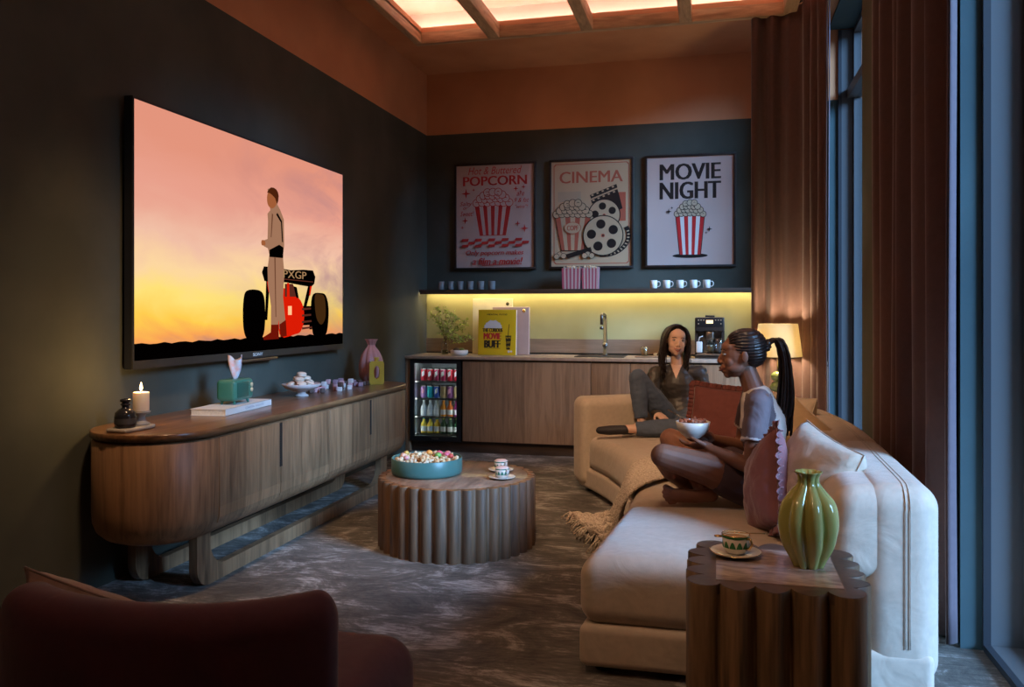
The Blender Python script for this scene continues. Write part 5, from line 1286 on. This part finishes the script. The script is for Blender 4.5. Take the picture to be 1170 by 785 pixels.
def head(fl, ex, M, smile=False):
    """face looks along local -Y, origin between the ears"""
    def P(*a): return M @ V(a)
    R3 = M.to_3x3()
    def E(c, r): fl.ell(P(*c), r, M=R3)
    E((0, .016, .036), (.073, .092, .076)); E((0, -.010, .004), (.066, .080, .078)); E((0, -.024, -.034), (.058, .060, .066))
    E((0, -.030, -.066), (.046, .050, .036)); E((0, -.062, -.088), (.020, .020, .017)); E((0, -.040, .040), (.056, .046, .036))
    for sgn in (-1, 1):
        E((sgn*.030, -.052, -.026), (.028, .026, .030)); E((sgn*.034, -.028, -.054), (.024, .042, .030))
        E((sgn*.0735, .012, -.006), (.0075, .016, .028)); E((sgn*.0095, -.090, -.028), (.0085, .010, .0075))
    fl.cap(P(0, -.080, .014), .0085, P(0, -.101, -.020), .0088)
    E((0, -.098, -.026), (.0095, .011, .0085)); E((0, -.078, -.052), (.026, .017, .016)); E((0, -.074, -.070), (.022, .018, .013))
    if smile:
        up = [P(-.027, -.0790, -.0455), P(-.016, -.0915, -.0515), P(0, -.0965, -.0530), P(.016, -.0915, -.0515), P(.027, -.0790, -.0455)]
        lo = [P(-.027, -.0790, -.0465), P(-.015, -.0885, -.0630), P(0, -.0930, -.0680), P(.015, -.0885, -.0630), P(.027, -.0790, -.0465)]
        ex.tube(up, [.0012, .0030, .0034, .0030, .0012], n=8, mi=1); ex.tube(lo, [.0012, .0036, .0042, .0036, .0012], n=8, mi=1)
        ex.ell(P(0, -.0838, -.0572), (.0205, .0150, .0070), n=16, m=8, mi=2, M=R3)
    else:
        ex.tube([P(-.021, -.085, -.0560), P(-.010, -.0945, -.0535), P(0, -.0970, -.0545), P(.010, -.0945, -.0535), P(.021, -.085, -.0560)], [.0012, .0046, .0052, .0046, .0012], n=8, mi=1)
        ex.tube([P(-.020, -.085, -.0585), P(-.010, -.0945, -.0650), P(0, -.0970, -.0660), P(.010, -.0945, -.0650), P(.020, -.085, -.0585)], [.0012, .0050, .0060, .0050, .0012], n=8, mi=1)
    for sgn in (-1, 1):
        ex.ell(P(sgn*.030, -.0730, .010), (.0135, .0120, .0064 if smile else .0070), n=14, m=8, mi=2, M=R3)
        ex.ell(P(sgn*.030, -.0815, .010), (.0052, .0032, .0052), n=12, m=8, mi=3, M=R3)
        ex.tube([P(sgn*.018, -.0785, .0125), P(sgn*.024, -.0835, .0170), P(sgn*.032, -.0835, .0180), P(sgn*.040, -.0765, .0150), P(sgn*.046, -.0680, .0120)], [.0006, .0014, .0016, .0014, .0006], n=6, mi=3)
        ex.tube([P(sgn*.014, -.0855, .0285), P(sgn*.026, -.0865, .0335), P(sgn*.039, -.0790, .0330), P(sgn*.049, -.0670, .0265)], [.0012, .0021, .0018, .0007], n=6, mi=3)

def fingers(fl, wrist, palm_c, direc, normal, spread=.012, curl=.6, L=.07, r=.0075, side=1, thumb=True):
    """five separate curled fingers from a palm; direc = towards finger tips, normal = palm side"""
    d = V(direc).normalized(); nrm = V(normal); nrm = (nrm - d*nrm.dot(d)).normalized(); s_ = d.cross(nrm)*side
    c = V(palm_c)
    fl.cap(V(wrist), .024, c - d*.02, .030, sq=(nrm, .62)); fl.cap(c - d*.02, .034, c + d*.022, .036, sq=(nrm, .45))
    for k in range(4):
        l = L*(.88, 1.0, .95, .76)[k]; q = c + d*.035 + s_*(spread*1.45)*(1.5-k)
        a = 0; pts = [(q - d*.012, r*1.08)]; dd = d + s_*(1.5-k)*.06
        for seg, f in ((.45, .45), (.32, 1.0), (.23, .9)):
            a += curl*f; v_ = dd*math.cos(a) + nrm*math.sin(a); q = q + v_*(l*seg); pts.append((q.copy(), r*(1.0 if seg > .4 else .92 if seg > .3 else .82)))
        fl.chain(pts, n=10)
    if thumb:
        q = c - d*.018 + s_*.030; p1 = q + (s_*.55 + d*.65 + nrm*.35).normalized()*.034; p2 = p1 + (s_*.05+d*.85 + nrm*.5).normalized()*.028
        fl.chain([(q, .0125), (p1, .0095), (p2, .0080)], n=10)

# ---- woman with long braids, cross-legged on the near half of the sofa
PB = (.17, 4.05, .45)
pb = thing('person', 'woman with long black braids in a ponytail and raglan tee, sitting cross-legged with a bowl', 'person', PB)
fl = Flesh(); ex = MB()
MH = Matrix.Translation((.112, 4.06, 1.128)) @ Euler((D(3), 0, D(-85))).to_matrix().to_4x4()
head(fl, ex, MH)
HIP_L, HIP_R = (.155, 3.965, .535), (.165, 4.165, .535)
KN_L, KN_R = (-.235, 3.855, .675), (-.225, 4.335, .680)
AN_L, AN_R = (-.140, 4.08, .492), (-.045, 3.935, .490)
fl.chain([((.195, 4.065, .52), .10), ((.215, 4.065, .66), .088), ((.215, 4.065, .80), .095), ((.200, 4.065, .92), .07)], sq=((1, 0, 0), .9))
fl.cap((.195, 3.935, .925), .050, (.195, 4.195, .925), .050); fl.cap((.185, 4.065, .93), .052, (.140, 4.062, 1.06), .044)
fl.cap(HIP_L, .092, (-.03, 3.91, .61), .076); fl.cap((-.03, 3.91, .61), .076, KN_L, .056); fl.cap(HIP_R, .092, (-.03, 4.25, .61), .074); fl.cap((-.03, 4.25, .61), .074, KN_R, .056)
for kn, an, si in ((KN_L, AN_L, 1), (KN_R, AN_R, 1)):
    kn, an = V(kn), V(an); md = kn.lerp(an, .35)+V((.0, 0, -.012)); fl.chain([(kn, .052), (md, .050), (kn.lerp(an, .75), .036), (an, .031)])
# right foot shows its sole to the camera, toes forward
fl.chain([((-.020, 3.925, .492), .033), ((-.09, 3.905, .486), .030), ((-.160, 3.900, .488), .033), ((-.185, 3.902, .490), .030)], sq=((0, 1, 0), .72))
for k, (dx, z, r_) in enumerate([(-.224, .522, .0155), (-.232, .500, .0115), (-.229, .482, .0110), (-.219, .466, .0105), (-.205, .453, .0100)]):
    fl.chain([((-.185, 3.903, .506-.0125*k), .011), ((dx, 3.898, z), r_)], n=10)
fl.chain([((-.135, 4.08, .49), .032), ((-.09, 4.20, .480), .030), ((-.05, 4.28, .478), .028)])
SHL, ELL, WRL = (.185, 3.895, .910), (.150, 3.835, .645), (-.020, 3.925, .700)
SHR, ELR, WRR = (.175, 4.235, .910), (.120, 4.30, .66), (-.030, 4.125, .722)
for sh_, el, wr_ in ((SHL, ELL, WRL), (SHR, ELR, WRR)):
    sh_, el, wr_ = V(sh_), V(el), V(wr_); fl.chain([(sh_, .048), (sh_.lerp(el, .5), .041), (el, .034)]); fl.chain([(el, .035), (el.lerp(wr_, .3), .036), (wr_, .023)])
BW = V((-.105, 4.02, .737))
fingers(fl, WRL, (-.062, 3.958, .712), (-.85, .30, -.12), (0, .35, 1), curl=.34, L=.078, side=-1)
fingers(fl, WRR, (-.055, 4.088, .735), (-.9, -.22, .05), (0, -.8, .8), curl=.30, L=.075, side=1)
ex.ell((MH @ V((-.077, .004, -.040))), .0062, n=10, m=8, mi=2)
fl.build('body', [SKIN_B, LIP_B, EYEW, EYED], pb, voxel=.0031, it=6, extra=ex, origin=PB)
# tee: white body, grey-mauve raglan sleeves with white cuffs
fl = Flesh()
fl.chain([((.205, 4.065, .565), .128), ((.222, 4.065, .68), .112), ((.215, 4.065, .80), .128), ((.195, 4.065, .90), .098)], sq=((1, 0, 0), .84))
fl.cap((.195, 3.945, .918), .062, (.195, 4.185, .918), .062)
fl.cap((.192, 4.065, .915), .080, (.178, 4.065, .968), .062, flat=True)
for sh_, el in ((SHL, ELL), (SHR, ELR)):
    sh_, el = V(sh_), V(el); e2 = sh_.lerp(el, .60); fl.cap(sh_ + V((0, 0, .006)), .062, e2, .058, flat=False) if 0 else None
    fl.cap(sh_+V((0, 0, .005)), .060, sh_.lerp(el, .35), .058); fl.cap(sh_.lerp(el, .20), .059, e2, .060, flat=True)
def pickT(c):
    for sh_, el in ((SHL, ELL), (SHR, ELR)):
        s0, e0 = V(sh_), V(el); t = (c-s0).dot(e0-s0)/(e0-s0).length_squared; d = (c-(s0+(e0-s0)*t)).length
        if abs(c.y-4.065) > .112 and d < .085:
            if t > .545 and d < .072: return 2
            if t > -.4 and (abs(c.y-4.065) > .155 or c.z > .84+.0*(c.x)): return 1
    if c.z > .80 and abs(c.y-4.065) > .125-(c.z-.80)*.55 and c.z < .955: return 1
    if c.x < .14 and .70 < c.z < .79 and abs(c.y-4.045) < .05: return 1
    return 0
fl.build('raglan_tee', [F_TEEW, F_TEEM, mat('tee_band', (.62, .56, .54), rough=.9)], pb, voxel=.0055, it=5, pick=pickT, origin=PB, disp=lambda c: .006*noise.noise(c*11)+.003*noise.noise(c*27))
fl = Flesh()
fl.cap((.205, 3.99, .535), .118, (.205, 4.14, .535), .118); fl.cap(HIP_L, .104, (.055, 3.94, .578), .101, flat=False); fl.cap(HIP_R, .104, (.055, 4.205, .578), .101)
fl.build('shorts', F_SHORT, pb, voxel=.007, it=4, origin=PB)
# hair: cornrows swept back into a high ponytail of braids
fl = Flesh()
def PH(*a): return MH @ V(a)
R3 = MH.to_3x3()
fl.ell(PH(0, .030, .046), (.081, .094, .080), M=R3); fl.ell(PH(0, .055, .010), (.074, .066, .070), M=R3); fl.ell(PH(0, .118, .040), (.028, .026, .028), M=R3)
o_ = fl.build('hair', [HAIR], pb, voxel=.004, it=3, origin=PB, disp=lambda c: .0022*math.sin(((MH.inverted() @ c).z+.3*abs((MH.inverted() @ c).x))*420))
b = MB(); random.seed(14)
for i in range(11):   # braided rows along the scalp
    a = -1.25+2.5*i/10; pts = []
    for k in range(15):
        t = k/14; th = .55+t*1.95
        y = -.094*math.cos(th)*.99+.030; z = .046+.083*math.sin(th)*math.cos(a*.98); x = .085*math.sin(th)*math.sin(a)
        q = V((x*(1-.55*t**2), y, z*(1-.12*t))); pts.append(PH(*q)-V(PB))
    b.tube(pts, [.0050+.0012*math.sin(k*3.1) for k in range(15)], n=7)
tie = PH(0, .125, .045)
b.lathe([(.024, -.012), (.028, 0), (.024, .012)], M=Matrix.Translation(tie-V(PB)) @ MH.to_3x3().to_4x4() @ Matrix.Rotation(PI/2-.4, 4, 'X'), n=20, cap=True)
for i in range(46):
    a = random.uniform(0, 2*PI); q = math.sqrt(random.random())
    ox, oy = math.cos(a)*q, math.sin(a)*q
    L_ = .43+random.uniform(-.10, .03)
    base = V(tie)+V((.006+ox*.012, oy*.018, .006))
    pts = [base, base+V((.035+ox*.012, oy*.012, .022-.006*abs(oy))), base+V((.062+ox*.018, oy*.026, -.035)), base+V((.074+ox*.024, oy*.032, -.14)), base+V((.072+ox*.036, .005+oy*.046, -.26)), base+V((.060+ox*.038, .008+oy*.046, -L_))]
    C = [catmull(pts, 5*k/30)-V(PB) for k in range(31)]
    b.tube(C, [(.0058+.0013*math.sin(k*2.1+i))*(1-.35*k/30) for k in range(31)], n=6)
b.build('braided_ponytail', HAIR, pb)
# bowl held in her hands
r = thing('white_bowl', 'round white bowl of snacks held by the woman with braids', 'bowl', BW)
b = MB(); b.lathe([(.001, 0), (.034, 0), (.036, .004), (.058, .020), (.074, .048), (.080, .078), (.0775, .079), (.071, .050), (.054, .024), (.001, .012)], n=44); b.build('bowl_body', M_WHITEC, r)
random.seed(6); b = MB()
for _ in range(90):
    a = random.uniform(0, 2*PI); q = .062*math.sqrt(random.random()); b.ell((q*math.cos(a), q*math.sin(a), .070+random.uniform(-.006, .016)), random.uniform(.007, .011), n=7, m=5, jag=.25)
o = b.build('snack_pieces', mat('caramel_snack', (.30, .10, .05), rough=.6, var=.4, scale=80)); o.location = BW; tag(o, 'heap of reddish caramel snacks filling the held white bowl', 'snacks', kind='stuff')
r = thing('thin_spoon', 'thin metal spoon sticking out of the held white bowl', 'spoon', BW)
b = MB(); b.tube([(.01, 0, .083), (-.055, .01, .095), (-.12, .02, .128)], [.003, .0028, .0035], n=8); b.build('spoon_stem', M_STEEL, r)

# ---- woman with loose dark hair, one knee drawn up, at the far end
PA = (-.25, 6.40, .45)
pa = thing('person', 'smiling woman with loose dark hair, charcoal blouse and jeans, one knee drawn up', 'person', PA)
fl = Flesh(); ex = MB()
MA = Matrix.Translation((-.292, 6.405, 1.112)) @ Euler((D(2), D(5), D(14))).to_matrix().to_4x4()
head(fl, ex, MA, smile=True)
fl.chain([((-.25, 6.42, .54), .09), ((-.27, 6.44, .68), .08), ((-.285, 6.445, .80), .085), ((-.285, 6.445, .86), .07)])
fl.cap((-.40, 6.41, .868), .042, (-.165, 6.46, .878), .042); fl.cap((-.285, 6.445, .88), .052, (-.290, 6.425, 1.03), .043)
SL, EL_, WL_ = V((-.122, 6.475, .872)), V((-.055, 6.50, .63)), V((-.125, 6.40, .475))
SR, ER_, WR_ = V((-.445, 6.400, .862)), V((-.475, 6.31, .63)), V((-.405, 6.17, .575))
for a_, e_, w_ in ((SL, EL_, WL_), (SR, ER_, WR_)): fl.chain([(a_, .044), (e_, .034)]); fl.chain([(e_, .034), (w_, .023)])
fingers(fl, WL_, (-.135, 6.36, .478), (-.2, -.9, .0), (0, 0, -1), curl=.1, L=.07, side=1)
fingers(fl, WR_, (-.39, 6.12, .580), (.45, -.85, -.2), (0, 0, -1), curl=.3, L=.07, side=-1)
HR_, KR_, AR_ = V((-.345, 6.35, .515)), V((-.555, 6.12, .850)), V((-.525, 6.10, .515))
HL_, KL_, AL_ = V((-.18, 6.36, .535)), V((-.235, 5.99, .510)), V((-.600, 5.915, .505))
fl.chain([(HR_, .075), (KR_, .05), (AR_, .030)]); fl.chain([(HL_, .075), (KL_, .05), (AL_, .030)])
fl.chain([(AR_, .030), (V((-.60, 6.03, .480)), .028)])
fl.chain([(AL_, .030), (V((-.72, 5.91, .495)), .026)])
fl.build('body', [SKIN_A, LIP_A, EYEW, EYED], pa, voxel=.0038, it=6, extra=ex, origin=PA)
fl = Flesh()
fl.chain([((-.255, 6.42, .56), .135), ((-.272, 6.44, .68), .118), ((-.285, 6.44, .79), .130), ((-.285, 6.445, .845), .110)], sq=((.2, -1, 0), .86))
fl.cap((-.42, 6.41, .864), .060, (-.145, 6.465, .874), .060)
for a_, e_, w_ in ((SL, EL_, WL_), (SR, ER_, WR_)): fl.chain([(a_, .062), (a_.lerp(e_, .5), .058), (e_, .052)]); fl.chain([(e_, .047), (w_.lerp(e_, .12), .034)])
def pickA(c):  # open collar: a V of skin at the neck
    return 1 if (c.y < 6.43 and c.z > .835 and abs(c.x+.290+.0) < (c.z-.835)*.42) else 0
fl.build('blouse', [F_SHIRTA, SKIN_A], pa, voxel=.0042, it=8, origin=PA, pick=pickA, disp=lambda c: .007*noise.noise(c*10)+.004*noise.noise(V((c.x*16, c.y*16, c.z*34))))
fl = Flesh()
fl.cap((-.315, 6.41, .545), .112, (-.19, 6.42, .545), .112)
fl.cap(HR_, .098, HR_.lerp(KR_, .55), .082); fl.cap(HR_.lerp(KR_, .5), .083, KR_, .066); fl.cap(KR_, .066, KR_.lerp(AR_, .35), .066); fl.cap(KR_.lerp(AR_, .3), .066, KR_.lerp(AR_, .86), .048, flat=True)
fl.cap(HL_, .098, HL_.lerp(KL_, .55), .084); fl.cap(HL_.lerp(KL_, .5), .085, KL_, .070); fl.cap(KL_, .070, KL_.lerp(AL_, .35), .068); fl.cap(KL_.lerp(AL_, .3), .068, KL_.lerp(AL_, .86), .050, flat=True)
fl.build('jeans', F_JEAN, pa, voxel=.006, it=5, origin=PA, disp=lambda c: .006*noise.noise(c*13)+.004*noise.noise(V((c.x*20, c.y*20, c.z*40))))
M_SHOE = mat('dark_shoe', (.025, .022, .028), rough=.6, var=.1)
for (heel, ball, toe) in (((-.625, 5.913, .500), (-.735, 5.905, .492), (-.800, 5.903, .490)), ((-.53, 6.10, .490), (-.60, 6.03, .482), (-.645, 5.99, .478))):
    fl = Flesh(); fl.chain([(heel, .038), (ball, .040), (toe, .032)], sq=((0, 0, 1), .85)); fl.build('shoe', M_SHOE, pa, voxel=.005, it=4, origin=PA)
# long wavy hair
fl = Flesh()
def QA(*a): return MA @ V(a)
R3 = MA.to_3x3()
fl.ell(QA(0, .034, .048), (.086, .092, .082), M=R3); fl.ell(QA(0, .065, -.03), (.082, .058, .10), M=R3)
fl.build('hair', HAIR, pa, voxel=.005, it=3, origin=PA, disp=lambda c: .002*noise.noise(V((c.x*60, c.y*60, c.z*12))))
b = MB(); random.seed(31)
for i in range(170):
    sgn = random.choice([-1, 1]); f = random.random()           # f: 0 front of the face edge .. 1 back of the head
    x0 = sgn*random.uniform(.003, .02); y0 = -.045+f*.10; z0 = .128-.018*abs(f-.4)
    ang = f
    wx = .075+.018*random.random(); yy = -.050+ang*.135
    L_ = random.uniform(.20, .31)*(1 if sgn < 0 else .80)
    ph = random.uniform(0, 6); wa = .010
    pts = [V((x0, y0, z0)), V((sgn*wx*.70, yy*.8, .098)), V((sgn*(wx+.006), yy, .03)), V((sgn*(wx+.012)+wa*math.sin(ph), yy*1.05+.004, -.06)), V((sgn*(wx+.020*random.random())+wa*math.sin(ph+1.6), yy*1.0+.005, -.14)), V((sgn*(wx-.010+.012*random.random())+wa*math.sin(ph+3), yy*.8-.010, -L_))]
    C = [QA(*catmull(pts, 5*k/18))-V(PA) for k in range(19)]
    b.tube(C, [.0018+.0045*math.sin(PI*min(1, (k+2)/21))**.7 for k in range(19)], n=5, flat=.6)
b.build('loose_hair', HAIR, pa)
